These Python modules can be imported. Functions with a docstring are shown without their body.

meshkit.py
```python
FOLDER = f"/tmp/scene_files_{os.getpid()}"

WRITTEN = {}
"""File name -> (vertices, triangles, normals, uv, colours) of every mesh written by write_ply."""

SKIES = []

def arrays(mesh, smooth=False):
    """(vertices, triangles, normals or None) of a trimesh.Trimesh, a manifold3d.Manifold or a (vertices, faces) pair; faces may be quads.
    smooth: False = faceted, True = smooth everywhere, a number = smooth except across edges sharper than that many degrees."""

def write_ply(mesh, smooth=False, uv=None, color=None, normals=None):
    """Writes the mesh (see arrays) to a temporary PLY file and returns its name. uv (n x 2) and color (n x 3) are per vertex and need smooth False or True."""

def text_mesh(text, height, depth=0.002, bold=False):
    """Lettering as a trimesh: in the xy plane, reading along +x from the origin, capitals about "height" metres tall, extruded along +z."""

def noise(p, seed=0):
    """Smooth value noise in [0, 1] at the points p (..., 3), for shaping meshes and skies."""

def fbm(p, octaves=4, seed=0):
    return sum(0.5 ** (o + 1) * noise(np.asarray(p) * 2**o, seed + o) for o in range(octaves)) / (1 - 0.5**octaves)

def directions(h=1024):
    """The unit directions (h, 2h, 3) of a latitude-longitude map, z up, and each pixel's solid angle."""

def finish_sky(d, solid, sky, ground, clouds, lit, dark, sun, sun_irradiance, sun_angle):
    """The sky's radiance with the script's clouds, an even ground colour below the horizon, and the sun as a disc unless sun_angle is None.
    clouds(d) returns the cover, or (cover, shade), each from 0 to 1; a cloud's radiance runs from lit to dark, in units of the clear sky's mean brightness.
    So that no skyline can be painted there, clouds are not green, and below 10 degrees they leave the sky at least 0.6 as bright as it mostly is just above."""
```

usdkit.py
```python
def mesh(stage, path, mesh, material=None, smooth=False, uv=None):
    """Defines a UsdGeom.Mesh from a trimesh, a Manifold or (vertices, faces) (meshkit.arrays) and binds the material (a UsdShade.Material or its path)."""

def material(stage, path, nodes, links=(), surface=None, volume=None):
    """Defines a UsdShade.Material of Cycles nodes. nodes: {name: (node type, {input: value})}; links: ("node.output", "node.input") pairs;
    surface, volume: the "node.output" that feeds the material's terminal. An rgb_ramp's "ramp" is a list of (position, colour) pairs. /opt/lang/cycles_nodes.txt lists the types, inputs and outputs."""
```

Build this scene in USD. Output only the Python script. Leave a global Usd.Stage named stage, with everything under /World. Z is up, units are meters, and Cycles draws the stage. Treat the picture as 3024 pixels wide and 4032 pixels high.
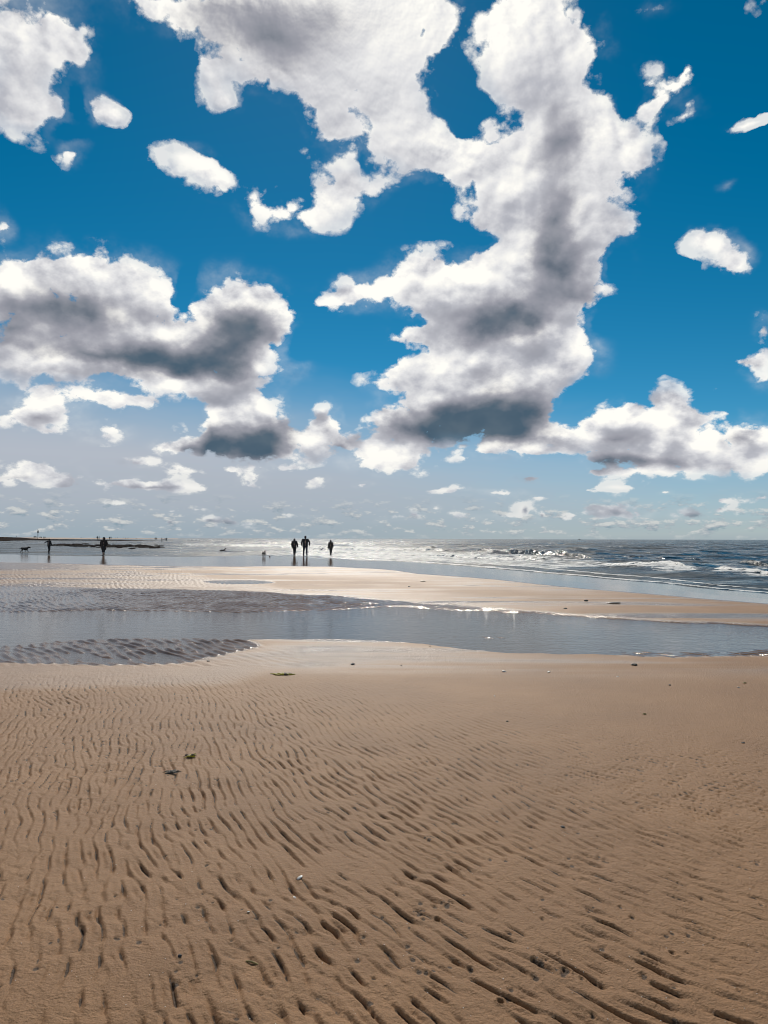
import math, numpy as np, trimesh, usdkit, meshkit
from pxr import Usd, UsdGeom, UsdLux, UsdShade, Gf, Sdf, Vt
from scipy import ndimage
from scipy.spatial import cKDTree
import manifold3d as m3
from PIL import Image, ImageDraw

stage = Usd.Stage.CreateInMemory()
UsdGeom.SetStageUpAxis(stage, 'Z')
UsdGeom.SetStageMetersPerUnit(stage, 1.0)
UsdGeom.Xform.Define(stage, '/World')
UsdGeom.Scope.Define(stage, '/World/Looks')

# ------------------------------------------------------------------ camera, exposure
EYE = 1.65                                   # height of the photographer's eye above the sand
PITCH, ROLL = math.radians(2.07), math.radians(0.17)
FPX = 2912.0                                 # focal length in pixels of the 3024 x 4032 photograph
cam = UsdGeom.Camera.Define(stage, '/World/camera')
cam.CreateFocalLengthAttr(26.0)
cam.CreateHorizontalApertureAttr(3024 / 2912 * 26)
_r = Gf.Rotation(Gf.Vec3d(0, 0, 1), math.degrees(ROLL)) * Gf.Rotation(Gf.Vec3d(1, 0, 0), 90 + math.degrees(PITCH))
cam.AddTransformOp().Set(Gf.Matrix4d(_r, Gf.Vec3d(0, 0, EYE)))
cam.CreateClippingRangeAttr((0.05, 100000.0))
cam.CreateExposureAttr(0.0)
_R = np.array(Gf.Matrix3d(_r))               # rows: the camera's right, up and back


def ray(px, py):
    """Directions through the photograph's pixels (px, py), in the world."""
    px, py = np.broadcast_arrays(np.asarray(px, float), np.asarray(py, float))
    c = np.stack([(px - 1512) / FPX, (2016 - py) / FPX, -np.ones_like(px)], -1)
    return c @ _R


def ground(px, py, z=0.0):
    """Where the ray through a pixel meets the level z."""
    d = ray(px, py)
    return (d / -d[..., 2:] * (EYE - z))[..., :2]


def pixel(X, Y, z=0.0):
    """Pixels of the photograph that see the points (X, Y, z)."""
    c = np.stack(np.broadcast_arrays(X, Y, np.asarray(z, float) - EYE), -1) @ _R.T
    w = np.maximum(-c[..., 2], 1e-3)
    return 1512 + FPX * c[..., 0] / w, 2016 - FPX * c[..., 1] / w


# ------------------------------------------------------------------ the sky with its clouds, and the sun
SUN_EL, SUN_AZ = math.radians(39.5), math.radians(-4)      # azimuth from +y towards +x
SKY_STRENGTH = 0.1


class Graph:
    """Collects shader nodes; an input that is a string with a dot is a link."""

    def __init__(self):
        self.nodes, self.links = {}, []

    def __call__(self, kind, **inputs):
        name = f'{kind}_{len(self.nodes)}'
        fixed = {}
        for k, v in inputs.items():
            if isinstance(v, str) and '.' in v:
                self.links.append((v, f'{name}.{k}'))
            else:
                fixed[k] = v
        self.nodes[name] = (kind, fixed)
        return name

    def math(self, op, a, b=0.0, c=0.0, clamp=False):
        return self('math', math_type=op, value1=a, value2=b, value3=c, use_clamp=clamp) + '.value'

    def vec(self, op, a, b=(0, 0, 0), c=(0, 0, 0)):
        return self('vector_math', math_type=op, vector1=a, vector2=b, vector3=c) + ('.value' if op in ('length', 'dot_product', 'distance') else '.vector')

    def step(self, v, lo, hi, a=0.0, b=1.0, kind='smoothstep'):
        return self('map_range', range_type=kind, value=v, from_min=lo, from_max=hi, to_min=a, to_max=b, clamp=True) + '.result'

    def mixc(self, f, a, b, kind='mix'):
        return self('mix', mix_type=kind, fac=f, color1=a, color2=b) + '.color'

    def noise(self, v, scale, detail=2.0, rough=0.5, lac=2.0, dist=0.0, out='fac', **k):
        return self('noise_texture', vector=v, scale=scale, detail=detail, roughness=rough, lacunarity=lac, distortion=dist, **k) + '.' + out

    def build(self, name, surface=None, volume=None):
        return usdkit.material(stage, '/World/Looks/' + name, self.nodes, self.links, surface=surface, volume=volume)


# Clouds as they stood in the sky that day. Each row: place (in a 1659 x 2212 print of the view), half width, half height[, weight]
CLOUDS = [
    # top left
    (20, 70, 120, 110), (60, 180, 95, 100), (120, 50, 75, 80), (150, 110, 50, 60, .7), (20, 240, 70, 60), (95, 235, 50, 30, .8), (75, 265, 34, 18, .5),
    (212, 240, 46, 26, 1.1), (245, 252, 26, 26, 1.), (160, 335, 22, 26, 1.1), (0, 480, 22, 32),
    # wide grey mass along the top
    (330, 0, 90, 45), (420, 30, 100, 70), (520, 60, 110, 100), (620, 70, 120, 120), (720, 40, 120, 110), (840, 30, 120, 110), (590, 140, 90, 55),
    (470, 185, 30, 50, .9), (490, 220, 28, 20, .9), (445, 130, 26, 40, .7),
    # left leg of the big bank
    (690, 150, 80, 80), (690, 230, 60, 70), (715, 285, 48, 40, .9), (780, 150, 80, 90), (830, 220, 80, 90), (880, 290, 80, 80), (800, 290, 60, 50, .7),
    (940, 330, 80, 60), (1010, 340, 90, 60), (900, 130, 60, 90, .7), (930, 40, 80, 70, .8),
    # right leg
    (1080, 40, 120, 90), (1180, 60, 110, 100), (1120, 140, 80, 90), (1210, 150, 90, 90), (1150, 230, 90, 90), (1240, 90, 60, 60, .7), (1230, 250, 80, 70),
    (1180, 320, 120, 80), (1290, 300, 70, 60), (1330, 345, 60, 50, .9), (1385, 345, 40, 40, .7), (1350, 280, 50, 40, .5), (965, 205, 40, 22, .45),
    (1090, 360, 110, 70), (1210, 400, 120, 80), (1100, 420, 100, 60), (1030, 470, 60, 32, .8), (1310, 400, 60, 60, .8),
    (1150, 480, 110, 80), (1250, 500, 80, 80), (1340, 495, 46, 36, .9), (1140, 560, 110, 80), (1240, 580, 90, 80), (1110, 530, 40, 50, .6),
    # banana cloud and its tail
    (560, 435, 40, 42), (615, 455, 60, 42), (680, 470, 70, 36), (735, 430, 60, 46), (750, 370, 55, 52), (700, 400, 50, 34, .7), (810, 400, 46, 34, .7), (650, 320, 70, 24, .45),
    (395, 345, 50, 36, .9), (445, 370, 58, 38, 1.05), (478, 388, 30, 36, 1.),
    # cumulus on the left
    (10, 620, 70, 50), (80, 592, 66, 40, 1.), (165, 568, 84, 58, 1.15), (250, 592, 84, 64, 1.15), (310, 640, 60, 60), (360, 640, 26, 34, .8), (60, 690, 120, 90), (180, 690, 130, 90), (290, 720, 110, 80),
    (20, 765, 90, 42), (140, 780, 130, 34), (280, 790, 130, 36), (390, 740, 80, 60), (430, 665, 36, 22, .7), (515, 630, 66, 50, 1.2), (565, 668, 66, 52, 1.1), (605, 680, 34, 34, .8),
    (500, 700, 90, 70), (570, 730, 64, 54), (470, 770, 110, 56), (420, 835, 90, 26), (360, 820, 80, 24, .8), (520, 810, 54, 52), (510, 860, 50, 34), (610, 815, 56, 24, .42), (650, 800, 34, 14, .3),
    # its lower neighbours
    (505, 880, 60, 38, 1.1), (485, 930, 70, 62, 1.25), (575, 930, 76, 66, 1.25), (530, 965, 120, 34, 1.1), (620, 955, 30, 40, .6), (400, 965, 46, 18), (360, 970, 28, 12, .8),
    (95, 860, 50, 40, 1.1), (110, 905, 60, 30, 1.), (50, 895, 64, 28, 1.), (200, 855, 78, 26, 1.1), (280, 862, 64, 20, 1.1), (325, 866, 26, 14, .8), (240, 928, 46, 24), (110, 933, 24, 10, .8), (160, 950, 40, 14, .5),
    # trunk of the big bank
    (760, 640, 70, 30, 1.1), (705, 657, 40, 22, 1.1), (830, 620, 70, 36), (880, 590, 60, 40), (920, 580, 40, 36), (960, 600, 70, 56), (1030, 600, 80, 60), (910, 640, 80, 36), (1000, 660, 90, 56), (1100, 630, 100, 70), (1190, 640, 100, 70), (1230, 620, 70, 60),
    (890, 715, 56, 24, .9), (850, 735, 30, 14, .6), (960, 720, 80, 50), (1060, 710, 100, 60), (1160, 710, 90, 60), (1220, 700, 60, 50), (1240, 770, 60, 50), (860, 795, 34, 26), (830, 825, 50, 22, .9),
    (930, 780, 80, 60), (1020, 790, 100, 60), (1120, 790, 100, 60), (1200, 800, 60, 60), (960, 840, 80, 50), (1060, 850, 110, 60), (1140, 850, 80, 60), (890, 870, 60, 32, .9),
    (990, 910, 110, 54), (1090, 905, 100, 54), (1150, 930, 60, 36), (830, 915, 40, 40), (880, 925, 70, 40), (700, 905, 42, 34, 1.1), (680, 945, 34, 42, .9), (745, 950, 54, 38, 1.15), (795, 970, 50, 28, 1.), (880, 985, 66, 42, 1.15), (820, 1000, 84, 22, .9),
    (1120, 965, 90, 18, .8), (1190, 955, 60, 24, .8), (1230, 960, 26, 26, .6), (1050, 975, 40, 14, .6),
    # bank on the right
    (1440, 865, 34, 36), (1330, 905, 70, 30), (1410, 900, 80, 40), (1500, 900, 60, 40), (1280, 925, 60, 24, .9), (1350, 950, 90, 40), (1450, 950, 100, 40), (1310, 985, 60, 40), (1400, 995, 70, 34), (1490, 985, 90, 36),
    (1570, 890, 26, 8, .4), (1590, 945, 60, 40), (1645, 940, 36, 34), (1570, 1000, 100, 28), (1650, 1000, 60, 32), (1300, 1022, 60, 8, .6), (1400, 1020, 80, 7, .5),
    (1645, 770, 44, 40), (1600, 785, 36, 17), (1650, 705, 24, 30, .9), (1655, 820, 30, 26, .8),
    (1500, 525, 34, 24, 1.1), (1540, 530, 42, 28, 1.1), (1575, 560, 42, 34, 1.1), (1585, 580, 30, 22, .9),
    (1394, 238, 38, 24, .95), (1422, 213, 40, 26, 1.), (1457, 183, 38, 28, 1.), (1482, 158, 22, 24, .9), (1412, 148, 40, 26, .7), (1405, 185, 34, 14, .5), (1490, 250, 34, 20, .7), (1500, 220, 26, 14, .5), (1600, 262, 34, 16, 1.1), (1415, 15, 40, 24, .4), (1650, 10, 30, 26, .5), (1575, 150, 26, 16, .3), (1350, 605, 14, 6, .5), (1565, 395, 20, 12, .35),
    # small far cumulus
    (70, 1010, 80, 26), (60, 1030, 100, 20, .9), (130, 1045, 34, 18, .7), (250, 1048, 80, 14, .9), (340, 1048, 100, 16), (420, 1055, 40, 9, .8), (400, 1016, 40, 11), (300, 1002, 44, 10), (540, 1030, 26, 22, .8), (550, 1052, 46, 9, .7), (500, 1015, 30, 9, .7),
    (680, 1040, 28, 13), (622, 1012, 30, 7, .6), (787, 1046, 26, 6), (255, 1088, 30, 8), (425, 1100, 20, 6, .7), (370, 1103, 22, 10, .8), (365, 1125, 26, 14, .9), (455, 1122, 30, 14, .9), (495, 1127, 28, 12, .9), (540, 1130, 26, 9, .7), (400, 1100, 30, 6, .5), (520, 1106, 20, 7, .7),
    (960, 1059, 62, 7), (1000, 993, 30, 6, .5), (1145, 1035, 38, 10), (1335, 1052, 56, 9), (1270, 1060, 24, 5, .7), (1090, 1065, 42, 8), (1440, 1065, 20, 5), (1165, 1076, 18, 5, .8), (1290, 1020, 20, 5, .5), (1635, 1075, 34, 11), (1560, 1083, 28, 12), (1550, 1104, 20, 9, .8), (1600, 1105, 26, 16, .8), (1490, 1108, 46, 14, .8),
    (940, 1098, 16, 9, .9), (895, 1112, 30, 11, .8), (850, 1118, 34, 8, .7), (990, 1108, 20, 7, .7), (1010, 1118, 50, 8, .7), (1130, 1100, 24, 24), (1172, 1112, 14, 14, .9), (1100, 1115, 40, 9, .7), (1240, 1112, 36, 12, .8), (1220, 1120, 20, 10, .6), (1335, 1098, 46, 22), (1380, 1112, 30, 14, .8), (1300, 1108, 26, 10, .7), (1285, 1095, 20, 6, .6), (840, 1103, 24, 5, .6), (700, 1118, 40, 8, .5), (620, 1112, 36, 6, .5), (760, 1128, 60, 7, .5),
]
# The thick parts whose undersides are grey
BASES = [
    (560, 90, 150, 60, .50), (480, 30, 150, 50, .36), (720, 40, 160, 70, .30), (600, 150, 70, 40, .34), (20, 10, 60, 34, .28),
    (1190, 230, 60, 110, .22), (1215, 300, 60, 70, .30), (1180, 340, 110, 40, .25),
    (1230, 420, 56, 50, .50), (1200, 480, 50, 60, .62), (1190, 540, 56, 70, .60), (1220, 600, 70, 56, .72), (1110, 430, 60, 40, .12), (1250, 640, 50, 26, .42),
    (1100, 680, 90, 40, .82), (1040, 700, 60, 40, .55), (1140, 700, 50, 40, .62), (1010, 740, 90, 30, .34), (940, 690, 40, 30, .18),
    (1060, 880, 80, 50, .72), (1020, 920, 120, 44, 1.15), (1100, 930, 90, 32, .92), (960, 930, 70, 28, .72), (1150, 880, 70, 60, .42), (1060, 810, 60, 30, .3), (940, 890, 60, 40, .34),
    (110, 660, 130, 46, .56), (210, 690, 120, 46, .50), (20, 705, 60, 34, .62), (60, 740, 110, 24, .26), (330, 690, 60, 50, .22), (190, 650, 80, 40, .28),
    (270, 770, 130, 30, .82), (390, 790, 110, 36, .95), (470, 750, 80, 46, .92), (540, 700, 56, 44, .82), (500, 790, 60, 40, .5), (190, 765, 80, 16, .5), (590, 720, 34, 40, .34), (480, 700, 50, 40, .4),
    (480, 968, 60, 30, 1.2), (565, 962, 66, 36, 1.2), (580, 940, 50, 34, .8), (460, 940, 24, 36, .6), (500, 920, 34, 24, .3), (400, 975, 40, 10, .4),
    (740, 965, 26, 18, .7), (700, 930, 26, 28, .3), (880, 1000, 40, 16, .3), (850, 920, 60, 30, .28),
    (1320, 1000, 54, 18, .85), (1290, 1005, 26, 16, .6), (1390, 1000, 44, 16, .55), (1330, 950, 50, 12, .45), (1460, 1000, 44, 14, .45), (1430, 930, 80, 24, .22), (1600, 945, 54, 20, .5), (1580, 1010, 90, 10, .25), (1490, 960, 60, 20, .2),
    (1640, 790, 34, 20, .3), (90, 900, 40, 14, .4), (30, 1030, 60, 8, .5), (240, 938, 30, 8, .3), (340, 1052, 70, 6, .4), (1135, 1102, 12, 16, 1.0), (1170, 1116, 8, 8, .8), (1330, 1106, 30, 8, .6), (1245, 1118, 20, 6, .6),
    (370, 1128, 16, 9, 1.0), (455, 1126, 14, 7, .8), (495, 1130, 20, 7, .9), (1500, 1112, 24, 7, .8), (1555, 1100, 10, 8, .7), (1600, 1110, 12, 12, .8), (130, 800, 120, 10, .2),
]
# Openings in the bank through which the blue shows
GAPS = [(1345, 215, 26, 60, .9), (160, 222, 22, 46, .8), (150, 290, 30, 20, .4), (600, 330, 60, 50, .6), (640, 390, 34, 20, .4), (398, 630, 22, 44, .8), (380, 690, 12, 14, .3), (1040, 520, 40, 24, .7), (900, 430, 60, 40, .8), (600, 265, 50, 50, .6), (905, 690, 30, 10, .6), (800, 745, 40, 24, .6), (900, 760, 24, 14, .5), (1330, 570, 30, 50, .7), (1290, 690, 40, 40, .6), (640, 740, 26, 40, .5), (420, 900, 16, 40, .7), (650, 880, 26, 40, .6), (765, 900, 20, 22, .7), (1240, 860, 50, 50, .7), (985, 160, 26, 46, .9), (1010, 235, 46, 34, 1.), (1000, 280, 30, 20, .6), (800, 330, 20, 60, .5), (1150, 820, 8, 8, .3), (235, 605, 12, 8, .25), (905, 60, 20, 40, .3), (960, 110, 20, 30, .5), (1190, 960, 20, 6, .5), (1360, 975, 14, 8, .5)]


def make_sky():
    g = Graph()
    dirn = g('texture_coordinate') + '.generated'
    sx = g('separate_xyz', vector=dirn)
    x, y, z = sx + '.x', sx + '.y', sx + '.z'
    az = g.math('arctan2', x, y)
    el = g.math('arcsine', z)
    above = g.math('maximum', z, 0.0)
    # a coordinate that shrinks the cloud puffs towards the horizon, as distance does
    den = g.math('add', above, 0.30)
    q = g('vector_math', math_type='scale', vector1=dirn, scale=g.math('divide', 1.3, g.math('sqrt', den))) + '.vector'
    # the same a little nearer the sun: where the cloud is thinner that way, light comes through
    s = np.array([math.sin(SUN_AZ) * math.cos(SUN_EL), math.cos(SUN_AZ) * math.cos(SUN_EL), math.sin(SUN_EL)])

    def toward(t):
        d2 = g.vec('normalize', g.vec('add', dirn, tuple(s * t)))
        z2 = g.math('add', g.math('maximum', g('separate_xyz', vector=d2) + '.z', 0.0), 0.30)
        return g('vector_math', math_type='scale', vector1=d2, scale=g.math('divide', 1.3, g.math('sqrt', z2))) + '.vector'

    # ragged outlines: the place at which the clouds are looked up wanders
    w1 = g.noise(q, 9.0, 6.0, 0.55, 2.1, out='color')
    near = g.math('multiply_add', above, 0.11, 0.010)          # wandering in radians, larger overhead
    wv = g('vector_math', math_type='scale', vector1=g.vec('subtract', w1, (.5, .5, .5)), scale=near) + '.vector'
    place = g.vec('add', g('combine_xyz', x=az, y=el, z=0.0) + '.vector', g.vec('multiply', wv, (1, .8, 0)))
    place = g.vec('multiply', place, (1, 1, 0))

    def blobs(rows, grow, kind, place=place):
        total = None
        for r in rows:
            cx, cy, rx, ry = r[:4]
            d = ray(cx * 1.8228, cy * 1.8228)
            d = d / np.linalg.norm(d)
            a, e = math.atan2(d[0], d[1]), math.asin(d[2])
            zoom = 1.8228 / FPX
            cosq = d @ -_R[2]
            ra, re = rx * zoom * cosq / math.cos(e) * grow, ry * zoom * cosq * (cosq if abs(d[2]) > .3 else 1) * grow
            v = g.vec('multiply_add', place, (1 / ra, 1 / re, 0), (-a / ra, -e / re, 0))
            f = g('gradient_texture', gradient_type=kind, vector=v) + '.fac'
            wgt = (r[4] if len(r) > 4 else 1.0) * (min(1.0, max(1.0, min(rx, 2 * ry) / 70)) if rows is CLOUDS and cy < 820 else 1.08)
            total = g.math('multiply_add', f, wgt, total if total else 0.0)
        return total

    body = g.math('multiply_add', blobs(GAPS, 1.7, 'quadratic_sphere'), -1.6, blobs(CLOUDS, 2.02, 'quadratic_sphere'))
    base = blobs(BASES, 2.1, 'quadratic_sphere')
    # the rest of the sky carries clouds of the same kind, out of the view too
    front = g.math('multiply', g.step(g.math('absolute', az), .50, .62, 1, 0), g.step(el, .60, .72, 1, 0))
    other = g.step(g.noise(q, 2.1, 3.0, 0.5), .50, .72, 0, 1.1, 'linear')
    body = g.math('add', body, g.math('multiply', other, g.math('subtract', 1.0, front)))
    # puffs
    n = g.noise(q, 11.0, 9.0, 0.615, 2.15)
    def billow(v):
        return g.noise(v, 8.0, 6.0, .5, 2.2, type='ridged_multifractal', use_normalize=True, offset=1.0, gain=2.0)
    ridge = billow(q)
    puff = g.math('subtract', .68, ridge)
    rough = g.math('add', g.math('multiply', g.math('subtract', n, .5), 1.7), g.math('multiply', puff, .72))
    bodyc = g.math('minimum', body, 1.6)
    D = g.math('add', g.math('subtract', bodyc, .22), g.math('multiply', rough, g.step(body, 0.0, .5, .5, 1.0)))
    D = g.math('subtract', D, g.step(body, 0.0, 0.10, .6, 0))
    alpha = g.math('power', g.step(D, -.13, .21, kind='linear'), 1.45)
    alpha = g.math('multiply', alpha, g.step(body, .35, 1.1, .74, 1.0))
    # thin veils between the puffs, and the grey layer that lies over the sea
    thin = g.math('multiply', g.step(g.noise(q, 5.0, 6.0, .6), .45, .85), g.step(body, .02, .4, 0, .35))
    alpha = g.math('maximum', alpha, thin)
    # light and shade of the puffs
    rel = g.math('subtract', g.noise(q, 11.0, 4.5, 0.52, 2.15), g.noise(toward(.026), 11.0, 4.5, 0.52, 2.15))
    rel2 = g.math('subtract', g.noise(q, 5.5, 3.0, 0.5), g.noise(toward(.05), 5.5, 3.0, 0.5))
    # how much cloud lies between here and the sun
    up = g.vec('add', place, g('combine_xyz', x=0.0, y=g.math('multiply_add', above, .075, .008), z=0.0) + '.vector')
    over = blobs(CLOUDS, 2.02, 'quadratic_sphere', up)
    over = g.math('add', g.math('add', over, g.math('multiply', rough, -.25)), g.math('multiply', g.math('minimum', D, .8), .35))
    rel3 = g.math('subtract', billow(toward(.022)), ridge)
    relief = g.math('add', g.math('multiply', rel3, .10), g.math('multiply', g.math('multiply', rel, 1.25), g.step(over, .2, 1.5, 1, .45)))
    relief = g.math('add', relief, g.math('multiply', rel2, 1.3))
    depth = g.step(over, .35, 2.8, 0, .28, 'linear')
    basen = g.math('multiply', base, g.math('multiply_add', g.noise(q, 6.0, 4.0, .5), 1.5, .15))
    basen = g.math('add', basen, g.math('multiply', relief, -.7))
    dark = g.step(basen, .05, 1.05, 0, 1, 'linear')
    light = g.math('subtract', g.math('multiply_add', relief, 1.35, .985), depth)
    light = g.math('add', light, g.step(D, .02, .45, .10, 0))
    light = g.math('add', light, g.step(g.vec('dot_product', dirn, tuple(s)), .88, 1.0, 0, .07, 'linear'))
    light = g.math('minimum', g.math('maximum', light, .35), 1.12)
    W = 9.8
    col = g('rgb_ramp', fac=g.step(light, .35, 1.12, 0, 1, 'linear'), ramp=[(0, (.25 * W, .27 * W, .33 * W)), (.45, (.50 * W, .51 * W, .56 * W)), (.75, (.80 * W, .80 * W, .81 * W)), (1, (1.04 * W, 1.02 * W, .96 * W))]) + '.color'
    colr = g('rgb_ramp', fac=dark, ramp=[(0, (.60 * W, .60 * W, .63 * W)), (.4, (.33 * W, .335 * W, .385 * W)), (.75, (.125 * W, .155 * W, .20 * W)), (1, (.055 * W, .105 * W, .155 * W))]) + '.color'
    col = g.mixc(g.step(dark, 0, .45, 0, .95), col, colr)
    sky = g('sky_texture', sky_type='single_scattering', vector=dirn, sun_disc=False, sun_elevation=SUN_EL, sun_rotation=SUN_AZ, altitude=3000.0, air_density=1.0, aerosol_density=0.3, ozone_density=3.0) + '.color'
    sky = g('hsv', hue=.478, saturation=1.40, value=.66, color=sky) + '.color'
    # far grey layer low over the sea: denser to the left, thinner on the right
    vn = g.noise(g.vec('multiply', place, (3.0, 14.0, 1)), 1.0, 5.0, .55)
    veil = g.math('multiply', g.step(g.math('add', el, g.math('multiply_add', g.math('subtract', vn, .5), .07, g.math('multiply', az, .13))), .05, .23, 1, 0), g.step(az, -.2, .5, .95, .70))
    veil = g.math('maximum', veil, g.step(el, -.01, .05, .9, 0))
    vcol = g('rgb_ramp', fac=g.step(el, 0.0, .15, 0, 1, 'linear'), ramp=[(0, (3.1, 3.9, 4.6)), (.3, (4.1, 4.5, 5.1)), (.7, (4.7, 5.0, 5.6)), (1, (4.2, 4.8, 5.6))]) + '.color'
    sky = g.mixc(veil, sky, vcol)
    # distant rows of small clouds just over the horizon
    fq = g.vec('multiply', g('combine_xyz', x=az, y=el, z=0.0) + '.vector', (1.0, 2.6, 0))
    fn = g.noise(fq, 30.0, 7.0, .64)
    low = g.math('multiply', g.step(el, .0, .012, .25, 1), g.step(el, .028, .065, 1, 0))
    fa = g.math('multiply', g.step(fn, .50, .60), g.math('multiply', low, .8))
    fl = g.math('subtract', fn, g.noise(g.vec('add', fq, (0, .012, 0)), 30.0, 7.0, .64))
    fc = g('rgb_ramp', fac=g.step(fl, -.10, .12, 0, 1, 'linear'), ramp=[(0, (1.9, 2.9, 3.6)), (.5, (4.0, 4.4, 4.8)), (1, (6.6, 6.7, 6.5))]) + '.color'
    sky = g.mixc(fa, sky, fc)
    # air in front of the low clouds
    col = g.mixc(g.step(el, .0, .13, .45, 0), col, vcol)
    out = g.mixc(alpha, sky, col)
    bg = g('background_shader', color=out, strength=SKY_STRENGTH)
    return g.build('sky', surface=bg + '.background')


dome = UsdLux.DomeLight.Define(stage, '/World/sky')
UsdShade.MaterialBindingAPI.Apply(dome.GetPrim()).Bind(make_sky())
dome.GetPrim().SetCustomDataByKey('kind', 'structure')
sun = UsdLux.DistantLight.Define(stage, '/World/sun')
sun.CreateNormalizeAttr(True)
sun.CreateIntensityAttr(1.0)
sun.CreateAngleAttr(0.5)
sun.CreateColorAttr((1.0, 0.93, 0.82))
sun.AddRotateZOp().Set(-math.degrees(SUN_AZ))
sun.AddRotateXOp().Set(-(90 - math.degrees(SUN_EL)))

# ------------------------------------------------------------------ helpers
rng = np.random.default_rng(7)
USED = {}


def numbered(name):
    n = USED.get(name, -1) + 1
    USED[name] = n
    return name if n == 0 else f'{name}_{n:03d}'


def data(prim, **kw):
    for k, v in kw.items():
        if v:
            prim.SetCustomDataByKey(k, v)
    return prim


def vattr(mesh, **arrays):
    api = UsdGeom.PrimvarsAPI(mesh)
    for k, a in arrays.items():
        api.CreatePrimvar(k, Sdf.ValueTypeNames.FloatArray, 'vertex').Set(Vt.FloatArray.FromNumpy(np.ascontiguousarray(a, np.float32)))


def smooth01(x, a, b):
    t = np.clip((x - a) / (b - a), 0, 1)
    return t * t * (3 - 2 * t)


def fbm2(X, Y, scale, octaves=4, seed=0, sy=None):
    """Value noise around 0."""
    p = np.stack([X * scale, Y * (sy or scale), np.full_like(X, .37)], -1)
    return meshkit.fbm(p, octaves, seed) - .5


def spread(px, py, rows, sx, sy):
    """Values given at a few places, spread smoothly between them."""
    num, den = np.zeros_like(px), np.full_like(px, 1e-12)
    for x, y, v in rows:
        w = np.exp(-np.minimum(((px - x) / sx) ** 2 + ((py - y) / sy) ** 2, 60))
        num += w * v
        den += w
    return num / den


# ------------------------------------------------------------------ the lie of the beach
SEA, POOL = -0.040, -0.022
EDGE = np.array([(-3000, 2150), (-800, 2172), (0, 2180), (300, 2187), (700, 2190), (1000, 2186), (1200, 2192), (1400, 2204), (1617, 2211), (1834, 2227), (2027, 2243), (2200, 2259), (2400, 2277),
                 (2622, 2295), (2821, 2317), (3024, 2334), (3400, 2375), (4200, 2470), (6000, 2700)], float)
SWASH = np.array([(-3000, 2185), (-800, 2205), (0, 2216), (700, 2231), (1300, 2232), (1512, 2243), (1641, 2260), (1882, 2277), (2200, 2311), (2597, 2345), (3024, 2380), (3600, 2440), (4500, 2560), (6000, 2750)], float)
RX0, RX1, RY0, RY1 = -2400, 5400, 2116, 2800


def area(polys, blur):
    """Soft cover of the areas whose outlines, seen from the photographer's place, are given; value of each in the list."""
    im = Image.new('F', ((RX1 - RX0) // 3, RY1 - RY0))
    d = ImageDraw.Draw(im)
    for pts, v in polys:
        d.polygon([((x - RX0) / 3, y - RY0) for x, y in pts], fill=v)
    return ndimage.gaussian_filter(np.asarray(im), blur)


def lookup(img, px, py):
    return ndimage.map_coordinates(img, [np.clip(py - RY0, 0, img.shape[0] - 1), np.clip((px - RX0) / 3, 0, img.shape[1] - 1)], order=1)


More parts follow.
